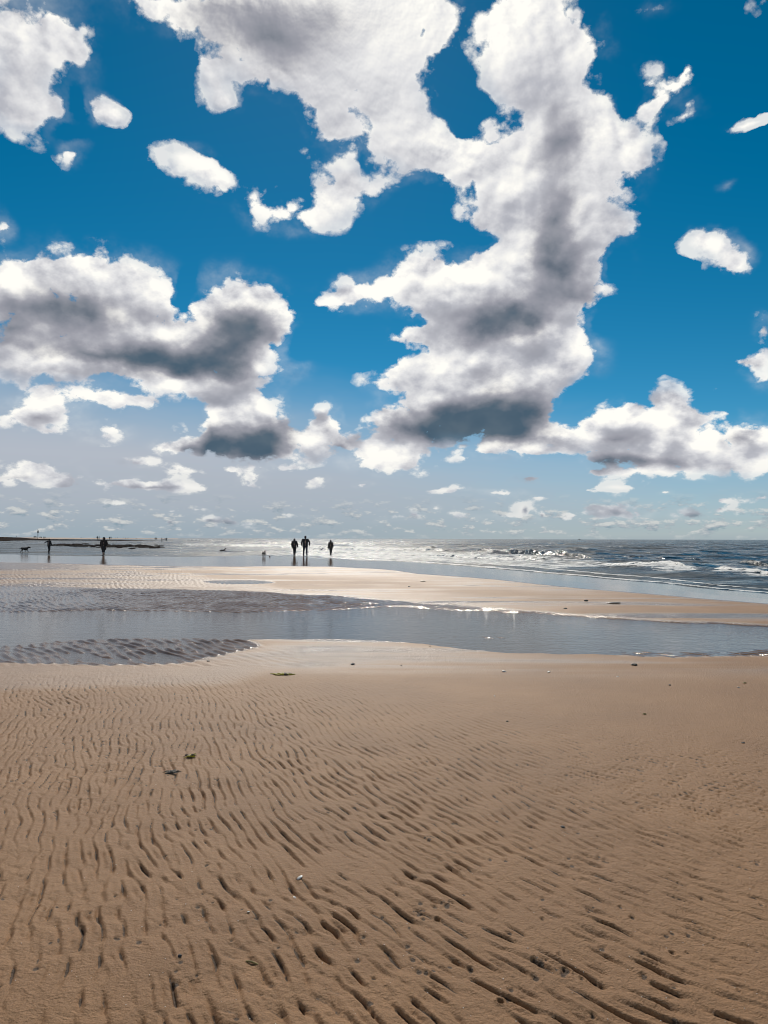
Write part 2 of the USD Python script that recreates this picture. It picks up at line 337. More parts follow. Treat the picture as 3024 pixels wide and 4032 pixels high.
POOL_UP = [(-2400, 2420), (-600, 2412), (0, 2405), (400, 2397), (820, 2405), (1100, 2405), (1367, 2396), (1512, 2388), (1740, 2394), (1968, 2405), (2241, 2417), (2423, 2429), (2700, 2446), (3024, 2463), (3700, 2490), (5400, 2560)]
POOL_LO = [(5400, 2640), (3600, 2590), (3024, 2575), (2850, 2579), (2651, 2584), (2500, 2577), (2332, 2570), (2150, 2568), (1968, 2562), (1740, 2538), (1512, 2520), (1300, 2514), (1094, 2515), (911, 2514), (729, 2511), (456, 2511), (228, 2523), (0, 2543), (-600, 2570), (-2400, 2620)]
pool_img = area([(POOL_UP + POOL_LO, 1.0)], (4, 5))
puddle_img = area([([(793 + 150 + 150 * math.cos(t), 2291 + 9 * math.sin(t)) for t in np.linspace(0, 6.28, 40)], 1.0),
                   ([(319 + 70 * math.cos(t), 2580 + 14 * math.sin(t)) for t in np.linspace(0, 6.28, 40)], 1.0),
                   ([(629 + 75 * math.cos(t), 2588 + 20 * math.sin(t)) for t in np.linspace(0, 6.28, 40)], 1.0),
                   ([(430 + 90 * math.cos(t), 2598 + 10 * math.sin(t)) for t in np.linspace(0, 6.28, 40)], .7),
                   ([(2220 + 90 * math.cos(t), 2562 + 8 * math.sin(t)) for t in np.linspace(0, 6.28, 40)], 1.0)], (3, 4))
# shoals: ribbed sand that lies just at the level of the water
shoal_img = area([([(-2400, 2600), (-600, 2545), (0, 2532), (228, 2512), (456, 2500), (730, 2496), (1000, 2520), (1040, 2545), (900, 2572), (730, 2612), (400, 2622), (0, 2606), (-600, 2625), (-2400, 2680)], 1.0),
                  ([(1440, 2500), (1700, 2484), (1900, 2486), (2150, 2510), (2320, 2545), (2260, 2556), (2000, 2552), (1740, 2536), (1512, 2520)], .62),
                  ([(2400, 2548), (2700, 2556), (3024, 2552), (3700, 2566), (5400, 2610), (5400, 2650), (3024, 2582), (2700, 2586), (2420, 2578)], .8),
                  ([(-2400, 2330), (-600, 2318), (0, 2306), (300, 2312), (640, 2318), (900, 2326), (1100, 2334), (1400, 2348), (1620, 2362), (1640, 2384), (1400, 2398), (1100, 2408), (820, 2408), (400, 2400), (0, 2408), (-2400, 2424)], 1.0),
                  ([(1500, 2366), (1900, 2386), (2241, 2410), (2423, 2424), (3024, 2456), (5400, 2556), (5400, 2570), (3024, 2470), (2423, 2436), (2241, 2424), (1900, 2410), (1500, 2392)], .8)], (6, 10))
# ribbed but higher sand behind, on the left
ribs_img = area([([(-2400, 2262), (0, 2246), (350, 2244), (700, 2256), (1000, 2300), (1300, 2340), (1500, 2376), (-2400, 2420)], .8),
                 ([(-2400, 2600), (0, 2590), (420, 2610), (820, 2600), (1000, 2560), (1300, 2590), (900, 2700), (-2400, 2800)], .6)], (14, 20))
# smooth films of water that the last wave left on the sand bar
film_img = area([([(1000, 2238), (1300, 2236), (1500, 2250), (1640, 2266), (1900, 2284), (2200, 2316), (2600, 2348), (2300, 2336), (1900, 2304), (1500, 2268), (1000, 2252)], 1.),
                 ([(1000, 2336), (1300, 2322), (1700, 2342), (2000, 2368), (2300, 2396), (2100, 2398), (1700, 2368), (1400, 2356)], .9),
                 ([(1000, 2540), (1300, 2528), (1740, 2548), (2000, 2574), (2600, 2592), (2300, 2600), (1700, 2606), (1300, 2640), (900, 2640), (700, 2625)], .85)], (10, 40))

RIPPLE = [(-700, 2700, .7), (0, 2700, .6), (400, 2680, .5), (800, 2700, .25), (1300, 2700, .14), (1800, 2720, .08), (2400, 2700, .02), (3000, 2700, .02), (3700, 2700, .02),
          (-700, 2850, 1.), (0, 2850, 1.), (500, 2850, .95), (1000, 2850, .75), (1500, 2850, .5), (2000, 2870, .4), (2500, 2850, .1), (3000, 2850, .04), (3700, 2850, .04),
          (-700, 3050, 1.), (0, 3050, 1.), (700, 3050, 1.), (1300, 3050, .9), (1800, 3050, 1.), (2400, 3050, .8), (3000, 3050, .55), (3700, 3050, .2),
          (-700, 3300, .9), (0, 3300, .9), (700, 3300, 1.), (1300, 3300, .9), (1800, 3300, 1.), (2400, 3250, 1.1), (3000, 3300, 1.), (3700, 3300, .5),
          (-700, 3600, .9), (0, 3600, .9), (700, 3600, 1.1), (1200, 3600, 1.), (1700, 3600, .8), (2300, 3600, .8), (3000, 3600, .8), (3700, 3600, .8),
          (-700, 3950, .8), (0, 3950, .8), (700, 3950, 1.), (1200, 3950, 1.), (1600, 3950, .5), (2200, 3950, .85), (3000, 3950, 1.), (3700, 3950, .85)]
TURN = [(-900, 3000, 24), (0, 3000, 22), (700, 3000, 19), (1100, 3000, 22), (1500, 3000, 28), (2000, 3000, 38), (2600, 3000, 47), (3100, 3000, 48), (4000, 3000, 48)]


def ribbed(x0, x1, y0, y1, cell, wave, turn, seed, tight=15.0, rounds=6, band=.23):
    """Ripple marks with forks and breaks, grown from noise by sharpening stripes of one spacing along a turning direction. Returns heights about -1..1 on a grid."""
    nx, ny = int((x1 - x0) / cell), int((y1 - y0) / cell)
    r = np.random.default_rng(seed)
    X, Y = np.meshgrid(x0 + cell * np.arange(nx), y0 + cell * np.arange(ny))
    ang = turn(X, Y)
    s = r.standard_normal((ny, nx)).astype(np.float32)
    fx, fy = np.meshgrid(np.fft.rfftfreq(nx, cell), np.fft.fftfreq(ny, cell))
    fr, fa = np.hypot(fx, fy), np.degrees(np.arctan2(fy, fx))
    bank = np.arange(0, 71, 10.0)
    wts = [np.exp(-((ang - a) / 9.0) ** 2) for a in bank]
    tot = sum(wts) + 1e-9
    k = 1 / wave
    for it in range(rounds):
        F = np.fft.rfft2(s)
        out = np.zeros_like(s)
        for a, w in zip(bank, wts):
            # crests run towards the viewer and to the right by the angle a: their normal is (cos a, sin a)
            da = (fa - a + 90) % 180 - 90
            H = np.exp(-((fr - k) / (band * k)) ** 2 - (da / tight) ** 2)
            out += (w / tot) * np.fft.irfft2(F * H, s.shape)
        amp = np.sqrt(ndimage.gaussian_filter(out * out, 1.2 * wave / cell)) + 1e-6
        s = np.tanh(1.1 * out / amp).astype(np.float32)
    amp = np.sqrt(ndimage.gaussian_filter(out * out, 2.0 * wave / cell)) + 1e-6
    return np.clip(out / amp / 1.6, -1, 1)


def gridval(img, x0, y0, cell, X, Y):
    return ndimage.map_coordinates(img, [(Y - y0) / cell, (X - x0) / cell], order=1, mode='nearest')


def turn_near(X, Y):
    px, py = pixel(X, np.maximum(Y, .5))
    return spread(np.clip(px, -900, 4000), np.full_like(px, 3000), TURN, 450, 1000) + 50 * fbm2(X, Y, 1.2, 3, 5)


NEAR = (-8.0, 1.2, .0125)
near_rib = ribbed(-8, 8, 1.2, 13.6, .0125, .066, turn_near, 3, 24.0, 3, .36)
big_rib = ribbed(-8, 8, 1.2, 7.2, .0125, .086, turn_near, 13, 32.0, 3, .42)
cross_rib = ribbed(-8, 8, 1.2, 13.6, .0125, .062, lambda X, Y: np.full_like(X, 66.0), 9, 26.0, 3)
FAR = (-24.0, 9.0, .035)
far_rib = ribbed(-24, 24, 9, 40, .035, .17, lambda X, Y: 36 + 50 * fbm2(X, Y, .35, 3, 8), 4, 26.0, 3, .42)

# the grid: rows of equal distance round the photographer, closer where the eye is close
rows = [0.25]
while rows[-1] < 3000:
    r = rows[-1]
    if r < 2.2: step = .06
    elif r < 12.5: step = min(max(r * r / 1220 * .95, .0075), .020)
    elif r < 17: step = .034
    elif r < 26: step = .075
    elif r < 90: step = r * r / 1220 * .55
    else: step = r * .09
    rows.append(r + step)
rad = np.array(rows)
fine = np.radians(np.arange(-31, 31.001, .0825))
angs = np.concatenate([np.radians(np.linspace(-180, -31.5, 44)), fine, np.radians(np.linspace(31.5, 180, 44))])
A, Rr = np.meshgrid(angs, rad)
X, Y = Rr * np.sin(A), Rr * np.cos(A)
PX, PY = pixel(X, np.maximum(Y, .4))
PX = np.clip(PX, -2400, 5400)
wob = fbm2(X, Y, .5, 4, 11)
edge_s = PY - np.interp(PX, EDGE[:, 0], EDGE[:, 1]) + 5 * wob
swash_s = PY - np.interp(PX, SWASH[:, 0], SWASH[:, 1]) + 7 * wob
ahead = smooth01(Y, 1.0, 2.0)
land = np.where(edge_s > 0, np.minimum(edge_s * .0016, .05), np.maximum(edge_s * .006, -.6))
Z = np.where(Y > 4, SEA + np.minimum(land, .04), 0.0)
QX, QY = PX + 90 * fbm2(X, Y, .45, 4, 201), PY + smooth01(PY, 2230, 2420) * 34 * fbm2(X, Y, .6, 5, 203)
pool = lookup(pool_img, QX, QY) * (Y > 6)
puddle = lookup(puddle_img, QX, QY) * (Y > 6)
shoal = lookup(shoal_img, QX, QY) * (Y > 6)
ribs = lookup(ribs_img, QX, QY) * (Y > 6)
film = lookup(film_img, QX, QY) * (Y > 6)
slow = fbm2(X, Y, .35, 3, 21)
flat = -.075 * smooth01(pool + (.9 * wob + .5 * fbm2(X, Y, 1.6, 4, 17)) * (pool > .01), .25, 1.0)
Z += flat * (1 - .80 * shoal) - .030 * puddle - .016 * shoal * (1 - pool) + .012 * slow * (Y > 2) * (1 - .6 * shoal)
# ribs
amp_near = spread(PX, np.clip(PY, 2600, 4032), RIPPLE, 330, 120) * smooth01(PY, 2610, 2720) * ahead
amp_near *= np.clip(1.05 + 1.2 * fbm2(X, Y, .8, 3, 31) + 2.2 * fbm2(X, Y, 3.4, 3, 33) + 2.2 * fbm2(X, Y, 8.5, 2, 35), .05, 1.7)
bigw = smooth01(PY + 260 * fbm2(X, Y, .9, 2, 47) + .10 * (1512 - PX) * 0, 3150, 3480)
look = lambda x, y: (1 - bigw) * gridval(near_rib, *NEAR, x, y) + bigw * (.72 * gridval(big_rib, *NEAR, x, y) + .42 * gridval(near_rib, *NEAR, x, y))
h0 = look(X, Y)
ta = np.radians(turn_near(X, Y))
lean = (.015 + .004 * bigw) * h0
s1 = look(X + lean * np.cos(ta) + .018 * fbm2(X, Y, 9, 3, 41), Y + lean * np.sin(ta) + .018 * fbm2(X, Y, 9, 3, 43))
u = (1 - s1) / 2
cross = gridval(cross_rib, *NEAR, X, Y)
patch = smooth01(fbm2(X, Y, 1.3, 2, 51), -.05, .15)
nearmask = (PY > 2600)
rib_near = -(.0085 + .005 * bigw) * u - (.0105 - .001 * bigw) * np.exp(-((np.clip(u, 0, 1) - 1) / .24) ** 2) - .0035 * patch * np.clip(-cross, 0, 1) ** 1.5
lumps = .0125 * fbm2(X, Y, 13, 5, 61) + .012 * fbm2(X, Y, 5, 2, 63)
Z += nearmask * (amp_near * rib_near + (.35 + .65 * amp_near) * lumps * ahead)
far_s = gridval(far_rib, *FAR, X, Y)
amp_far = np.clip(np.maximum(shoal, .55 * ribs), 0, 1) * np.clip(1 + 2.2 * fbm2(X, Y, 1.1, 3, 37), .1, 1.7) * (Y < 38) * (Y > 9.6)
Z += amp_far * (.022 * far_s + .016 * fbm2(X, Y, 3, 3, 71))
# small pits, worm holes and paw prints
PITS = []
for (cx, cy, n, sx, sy) in [(600, 3080, 90, 500, 90), (300, 2960, 60, 280, 50), (1900, 3000, 70, 500, 70), (2300, 3150, 50, 500, 90), (900, 3180, 40, 500, 60), (1700, 3500, 40, 700, 200), (2200, 3750, 40, 600, 200), (700, 3750, 40, 600, 200)]:
    for _ in range(n):
        a_, b_ = rng.normal(cx, sx), rng.normal(cy, sy)
        if 2760 < b_ < 4200:
            PITS.append((*ground(a_, b_), rng.uniform(.006, .016), rng.uniform(.004, .010)))
for hx, hy in [(1971, 3940), (1722, 3616), (2648, 3746), (1176, 3458)]:
    PITS.append((*ground(hx, hy), .010, .022))
for gx, gy in [(2130, 3790), (1690, 3300), (1760, 3560), (1650, 3590), (2220, 3830), (2980, 3400)]:      # paw prints
    c = ground(gx, gy)
    for dx, dy, rr in [(0, 0, .016), (-.022, .026, .008), (-.008, .036, .008), (.010, .036, .008), (.024, .026, .008)]:
        PITS.append((c[0] + dx, c[1] + dy, rr, .007))
tree = cKDTree(np.stack([X.ravel(), Y.ravel()], 1))
Zf = Z.ravel()
pit_shade = np.zeros_like(Zf)
xy = tree.data
for (cx, cy, rr, dd) in PITS:
    ii = np.array(tree.query_ball_point((cx, cy), rr * 3.2), int)
    if len(ii):
        d2 = ((xy[ii, 0] - cx) ** 2 + ((xy[ii, 1] - cy) * .8) ** 2) / rr ** 2
        Zf[ii] += -dd * np.exp(-d2) + .28 * dd * np.exp(-(np.sqrt(d2) - 1.7) ** 2 / .3)
        pit_shade[ii] = np.maximum(pit_shade[ii], .8 * np.exp(-d2 * 1.3))  # pits get their shade as painted darkness too
Z = Zf.reshape(Z.shape)
# dampness, and the shade of furrows and pits painted as a darker sand colour
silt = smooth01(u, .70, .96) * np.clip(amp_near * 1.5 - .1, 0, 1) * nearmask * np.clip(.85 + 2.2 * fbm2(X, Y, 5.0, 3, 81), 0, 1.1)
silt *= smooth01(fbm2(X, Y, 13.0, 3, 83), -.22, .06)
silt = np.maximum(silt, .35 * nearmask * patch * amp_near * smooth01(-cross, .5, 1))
silt = np.clip(np.maximum(silt, pit_shade.reshape(Z.shape)), 0, 1)
wet = np.zeros_like(Z)
wet = np.maximum(wet, 1.0 * smooth01(-swash_s, -3, 4))                          # washed by the last waves
wet = np.maximum(wet, .62 * film * (.6 + .8 * smooth01(fbm2(X, Y, .5, 4, 91, 1.6), -.15, .2)))
wet = np.maximum(wet, smooth01(POOL + .016 - Z, 0.0, .014) * np.clip(pool + shoal + puddle, 0, 1))
wet = np.maximum(wet, .97 * smooth01(shoal, .08, .85))
wet = np.maximum(wet, .35 * smooth01(ribs, .2, .7))
bands = smooth01(fbm2(X, Y, .16, 4, 93, 1.3), -.02, .16) * smooth01(PY, 2195, 2235) * smooth01(-PY, -2700, -2560)
wet = np.maximum(wet, .72 * bands * (Y > 6))
left_wet = smooth01(900 - PX, 0, 900) * smooth01(2262 - PY, 0, 25)
wet = np.maximum(wet, .7 * left_wet * (Y > 4))
wet = np.clip(wet, 0, 1)

nr, na = X.shape
I = (np.arange(nr - 1)[:, None] * na + np.arange(na - 1)[None]).ravel()
quads = np.stack([I, I + 1, I + na + 1, I + na], 1)[:, ::-1]
V = np.stack([X, Y, Z], -1).reshape(-1, 3)
# leave out what lies deep under the open sea
zq = V[quads][:, :, 2].max(1)
keep = ~((zq < -.3) & (V[quads][:, :, 1].min(1) > 30))
quads = quads[keep]


def sand_material():
    g = Graph()
    pos = g('geometry') + '.position'
    wet = g('attribute', attribute='wet') + '.fac'
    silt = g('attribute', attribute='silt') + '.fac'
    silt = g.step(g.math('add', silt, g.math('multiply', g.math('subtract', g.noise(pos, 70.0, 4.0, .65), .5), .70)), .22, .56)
    n1 = g.noise(pos, .7, 5.0, .6)
    n2 = g.noise(pos, 34.0, 7.0, .78)
    n3 = g.noise(pos, 520.0, 2.0, .6)
    dry = g('rgb_ramp', fac=n1, ramp=[(.25, (.228, .119, .053)), (.5, (.275, .146, .065)), (.75, (.328, .180, .083))]) + '.color'
    dry = g.mixc(.7, dry, g('rgb_ramp', fac=n2, ramp=[(.25, (.80, .79, .77)), (.75, (1.14, 1.14, 1.14))]) + '.color', 'multiply')
    dry = g.mixc(.8, dry, g('rgb_ramp', fac=n3, ramp=[(.25, (.70, .68, .66)), (.55, (1.02, 1.02, 1.02)), (.8, (1.42, 1.42, 1.42))]) + '.color', 'multiply')
    dry = g.mixc(.9, dry, g('rgb_ramp', fac=g.noise(pos, 150.0, 3.0, .7), ramp=[(.3, (.74, .73, .72)), (.5, (1, 1, 1)), (.7, (1.26, 1.26, 1.26))]) + '.color', 'multiply')
    wetc = g.mixc(1.0, dry, (.56, .56, .60), 'multiply')
    col = g.mixc(g.step(wet, .1, .8), dry, wetc)
    col = g.mixc(g.math('multiply', silt, .90), col, (.050, .030, .018))  # shade in the furrows and pits, painted dark brown
    rough = g('rgb_ramp', fac=wet, ramp=[(0, (.62,) * 3), (.35, (.42,) * 3), (.7, (.19,) * 3), (1, (.07,) * 3)]) + '.color'
    rough1 = g('rgb_to_bw', color=rough) + '.val'
    hb = g.math('add', g.math('multiply', n3, .0016), g.math('add', g.math('multiply', g.noise(pos, 90.0, 4.0, .65), .009), g.math('multiply', g.noise(pos, 33.0, 3.0, .6), .010)))
    chop = g('attribute', attribute='chop') + '.fac'
    hb = g.math('add', g.math('multiply', hb, g.step(wet, .55, .95, 1.0, .06)), g.math('multiply', chop, g.math('multiply', g.noise(pos, 15.0, 5.0, .65), .010)))
    bump = g('bump', height=hb, distance=1.0, strength=1.0)
    p = g('principled_bsdf', base_color=col, roughness=rough1, ior=1.36, specular_ior_level=g.step(wet, 0, .6, .45, .62), normal=bump + '.normal')
    return g.build('sand', surface=p + '.BSDF')


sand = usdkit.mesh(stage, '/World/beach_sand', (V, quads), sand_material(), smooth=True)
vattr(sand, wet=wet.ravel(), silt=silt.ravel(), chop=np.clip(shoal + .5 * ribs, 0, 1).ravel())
data(sand.GetPrim(), kind='structure')

# ------------------------------------------------------------------ still water left behind in the hollow
def water_material(name, base, rough, bumps, foam=False, spec=.5):
    g = Graph()
    pos = g('geometry') + '.position'
    h = None
    for sc, stretch, amt in bumps:
        v = g.vec('multiply', pos, (stretch * .6 if stretch < 1 else 1, 1 if stretch < 1 else stretch, 1))
        t = g.math('multiply', g.noise(v, sc, 3.0, .55), amt)
        h = g.math('add', h, t) if h else t
    bump = g('bump', height=h, distance=1.0, strength=1.0)
    if foam:                                  # cat's paws: gusts roughen the water here and there
        gust = g.noise(g.vec('multiply', pos, (.5, 1, 1)), .16, 8.0, .72)
        rough = g.step(gust, .47, .56, rough, .50)
    p = g('principled_bsdf', base_color=base, roughness=rough, ior=1.33, specular_ior_level=spec, normal=bump + '.normal')
    if not foam:
        return g.build(name, surface=p + '.BSDF')
    f = g('attribute', attribute='foam') + '.fac'
    fv = g.vec('multiply', pos, (.55, 1.0, 1.0))
    n = g.noise(fv, 1.5, 7.0, .72)
    cover = g.step(g.math('add', g.math('multiply_add', f, 1.05, -.68), g.math('multiply', g.math('subtract', n, .5), 2.3)), -.08, .14)
    fn = g('bump', height=g.noise(pos, 5.0, 4.0, .65), distance=.25, strength=.7)
    fo = g('principled_bsdf', base_color=(.80, .79, .76), roughness=.7, subsurface_weight=0.0, normal=fn + '.normal')
    m = g('mix_closure', fac=cover, closure1=p + '.BSDF', closure2=fo + '.BSDF')
    return g.build(name, surface=m + '.closure')


prad = np.concatenate([np.arange(8.6, 26, .35), np.arange(26, 48, 1.0)])
pang = np.radians(np.linspace(-64, 64, 260))
pa, pr = np.meshgrid(pang, prad)
pX, pY = pr * np.sin(pa), pr * np.cos(pa)
ppx, ppy = pixel(pX, np.maximum(pY, .5))
pm = (lookup(pool_img, ppx, ppy) + lookup(puddle_img, ppx, ppy) + lookup(shoal_img, ppx, ppy))
pm = ndimage.maximum_filter(pm, 3)
npa = len(pang)
I = (np.arange(len(prad) - 1)[:, None] * npa + np.arange(npa - 1)[None]).ravel()
pq = np.stack([I, I + 1, I + npa + 1, I + npa], 1)[:, ::-1]
pq = pq[pm.ravel()[pq].max(1) > .03]
pv = np.stack([pX, pY, np.full_like(pX, POOL)], -1).reshape(-1, 3)
used, inv = np.unique(pq, return_inverse=True)
pool_mesh = usdkit.mesh(stage, '/World/pool_water', (pv[used], inv.reshape(pq.shape)), water_material('pool_water', (.105, .086, .076), .05, [(9.0, 1.8, .009), (34.0, 1.5, .0022), (2.2, 2.0, .010)], False, .38), smooth=True)
data(pool_mesh.GetPrim(), kind='structure')

# ------------------------------------------------------------------ the sea with its breakers
srow = [15.0]
while srow[-1] < 60000:
    r = srow[-1]
    srow.append(r + (.22 if r < 50 else .5 if r < 120 else .9 if r < 300 else r * .008 if r < 1500 else r * .05))
srad = np.array(srow)
sang = np.concatenate([np.radians(np.linspace(-100, -31.5, 30)), np.radians(np.arange(-31, 31.001, .115)), np.radians(np.linspace(31.5, 100, 30))])
sa, sr = np.meshgrid(sang, srad)
sX, sY = sr * np.sin(sa), sr * np.cos(sa)
spx, spy = pixel(sX, np.maximum(sY, .5))
spx = np.clip(spx, -2400, 5400)
s_edge = np.interp(spx, EDGE[:, 0], EDGE[:, 1]) - spy                      # positive out at sea
sZ = np.full_like(sX, SEA)
offshore = smooth01(s_edge, 20, 75)
for k in range(17):
    lam = 1.6 * 1.16 ** k
    th = math.radians(-14) + rng.normal(0, .5)
    ph = rng.uniform(0, 6.28)
    ok = smooth01(lam, .5 * sr * .008 * 3, 1.2 * sr * .008 * 3)
    a_ = .0085 * lam ** .78 * ok
    q = 2 * math.pi / lam * (sX * math.sin(th) + sY * math.cos(th)) + ph
    sZ += offshore * a_ * (1 - np.abs(np.sin(q / 2)) * 2 + .27) * np.clip(1 + 2.2 * fbm2(sX, sY, .9 / lam, 1, 100 + k), 0, 2)
foam = np.zeros_like(sX)
# breakers: foot of the wave as seen from the photographer's place, height in metres, foam on the crest, foam before it
BREAK = [
    ([(1850, 2176), (1935, 2178), (2010, 2179), (2100, 2186), (2230, 2191), (2395, 2201)], .46, .55, .5, 3.0),
    ([(2390, 2218), (2550, 2226), (2700, 2238), (2850, 2252), (3024, 2264), (3300, 2286), (3700, 2320)], .15, .95, .85, 1.8),
    ([(2860, 2214), (2930, 2219), (3024, 2224), (3200, 2232), (3500, 2250)], .24, .7, .5, 2.0),
    ([(2620, 2206), (2720, 2206), (2800, 2208)], .28, .2, .2, 1.8),
    ([(760, 2150), (900, 2152), (1050, 2152), (1200, 2155), (1400, 2162), (1560, 2166), (1740, 2171), (1900, 2174)], .30, .95, .9, 4.0),
    ([(1020, 2141), (1060, 2142), (1110, 2141)], .45, .9, .7, 4.0),
    ([(1300, 2142), (1340, 2142), (1400, 2142)], .42, .9, .6, 4.0),
    ([(1640, 2160), (1690, 2161), (1720, 2161)], .34, .3, .2, 3.0),
    ([(1500, 2186), (1700, 2188), (1900, 2200), (2060, 2206), (2200, 2214)], .16, .9, .8, 1.6),
    ([(2060, 2196), (2120, 2198), (2170, 2199)], .20, .2, .5, 1.6),
    ([(1180, 2176), (1300, 2176), (1420, 2184)], .14, .8, .7, 2.0),
    ([(1230, 2164), (1265, 2165), (1300, 2166)], .26, .25, .4, 2.0),
    ([(700, 2128), (820, 2129), (960, 2129)], .5, .8, .5, 6.0),
    ([(860, 2172), (960, 2172), (1060, 2174)], .08, .5, .5, 2.0),
    ([(2460, 2196), (2560, 2198)], .2, .3, .2, 1.6),
]
for pts, hgt, crest, front, width in BREAK:
    pts = np.array(pts, float)
    g2 = ground(pts[:, 0], pts[:, 1], SEA)
    t = np.linspace(0, 1, 160)
    tt = np.linspace(0, 1, len(g2))
    line = np.stack([np.interp(t, tt, g2[:, 0]), np.interp(t, tt, g2[:, 1])], 1)
    line[:, 1] += width * .35 * (meshkit.fbm(np.stack([t * len(g2) * 1.6, t * 0 + hgt * 10, t * 0], -1), 3, 5) - .5) * 2
    x0, x1 = line[:, 0].min() - 2, line[:, 0].max() + 2
    m = (sX > x0) & (sX < x1) & (sY > line[:, 1].min() - 3 * width - 4) & (sY < line[:, 1].max() + 5 * width + 4)
    if not m.any():
        continue
    xs, ys = sX[m], sY[m]
    o = np.argsort(line[:, 0])
    dy = ys - np.interp(xs, line[o, 0], line[o, 1])                       # behind the foot
    e = np.clip(np.minimum(xs - line[:, 0].min(), line[:, 0].max() - xs) / (.18 * (line[:, 0].max() - line[:, 0].min())), 0, 1)
    e = np.where((xs < line[:, 0].min()) | (xs > line[:, 0].max()), 0, np.sqrt(e))
    var = np.clip(1 + 1.7 * fbm2(xs, ys, 1.1 / width, 3, 7), .25, 1.7)
    hh = hgt * e * var
    prof = np.where(dy < width * .5, smooth01(dy, -.15 * width, width * .5), 1 - smooth01(dy, width * .5, width * 2.6))
    sZ[m] += hh * prof * (1 + .5 * fbm2(xs, ys, 1.6, 3, 9))
    f = np.maximum(crest * np.exp(-((dy - width * .55) / (.42 * width)) ** 2), front * e * np.exp(-np.clip(-(dy - width * .3), 0, None) / (1.3 * width)) * (dy < width * .55))
    f = np.maximum(f, .75 * crest * np.exp(-np.clip(dy - width * .5, 0, None) / (1.1 * width)) * (dy > width * .5))
    foam[m] = np.maximum(foam[m], f * e)
wash_img = area([([(1150, 2150), (1400, 2160), (1740, 2168), (2200, 2186), (2390, 2205), (2390, 2222), (2200, 2240), (2030, 2230), (1834, 2220), (1617, 2206), (1400, 2199), (1150, 2186)], .66),
                 ([(2390, 2210), (2600, 2222), (3024, 2258), (3700, 2310), (3700, 2325), (3024, 2268), (2600, 2240), (2390, 2228)], .8),
                 ([(2660, 2214), (3024, 2218), (3600, 2240), (3600, 2262), (3024, 2234), (2660, 2226)], .52),
                 ([(2390, 2228), (2600, 2244), (3024, 2272), (3024, 2300), (2600, 2272), (2390, 2256)], .28),
                 ([(700, 2136), (1150, 2138), (1150, 2152), (700, 2150)], .62),
                 ([(380, 2148), (700, 2150), (1150, 2152), (1150, 2186), (1000, 2182), (700, 2186), (560, 2180)], .36),
                 ([(640, 2118), (1100, 2126), (1100, 2132), (640, 2134)], .45)], (3, 8))
foam = np.maximum(foam, lookup(wash_img, spx, spy) * (sr < 900))
# whitecaps farther out, and the thin fringes of the last two waves
foam = np.maximum(foam, .62 * smooth01(sZ - SEA, .16, .30) * smooth01(s_edge, 40, 90) * (sr < 1500))
fr1 = np.exp(-((s_edge - 4 - 5 * fbm2(sX, sY, .4, 3, 3)) / 2.2) ** 2)
fr2 = np.exp(-((s_edge - 19 - 9 * fbm2(sX, sY, .3, 3, 4)) / 2.4) ** 2)
right = smooth01(spx, 900, 1700)
foam = np.maximum(foam, np.maximum(.95 * fr1, .85 * fr2) * right)
sZ += .02 * right * np.maximum(fr1, fr2)
foam = np.clip(foam, 0, 1)
nsa = len(sang)
I = (np.arange(len(srad) - 1)[:, None] * nsa + np.arange(nsa - 1)[None]).ravel()
sq = np.stack([I, I + 1, I + nsa + 1, I + nsa], 1)[:, ::-1]
sq = sq[s_edge.ravel()[sq].max(1) > -6]
used, inv = np.unique(sq, return_inverse=True)
sv = np.stack([sX, sY, sZ], -1).reshape(-1, 3)
sea = usdkit.mesh(stage, '/World/sea', (sv[used], inv.reshape(sq.shape)), water_material('sea_water', (.006, .016, .022), .10, [(1.3, 1.6, .20), (5.0, 1.5, .045), (.35, 2.0, .50)], True, .25), smooth=True)
vattr(sea, foam=foam.ravel()[used])
data(sea.GetPrim(), kind='structure')

# ------------------------------------------------------------------ far banks of sand and stones on the left
def plain(name, color, rough=.8, vary=.25, scale=6.0, bump=0.0, spec=.5):
    g = Graph()
    pos = g('texture_coordinate') + '.object'
    n = g.noise(pos, scale, 4.0, .6)
    c0, c1 = [tuple(np.array(color) * k) for k in (1 - vary, 1 + vary)]
    col = g('rgb_ramp', fac=n, ramp=[(.3, c0), (.7, c1)]) + '.color'
    kw = {'specular_ior_level': spec}
    if bump:
        kw['normal'] = g('bump', height=n, distance=bump, strength=1.0) + '.normal'
    p = g('principled_bsdf', base_color=col, roughness=rough, **kw)
    return g.build(name, surface=p + '.BSDF')


dark_sand = plain('dark_wet_sand', (.022, .015, .013), 1.0, .3, .05, 0.0, .03)
far_sand = plain('far_sand', (.30, .20, .14), .8, .15, .03)
stone = plain('dark_stone', (.040, .031, .029), .6, .4, 3.0, .03)
MUD = plain('black_mussels', (.014, .010, .009), 1.0, .4, 2.0, 0.0, .03)


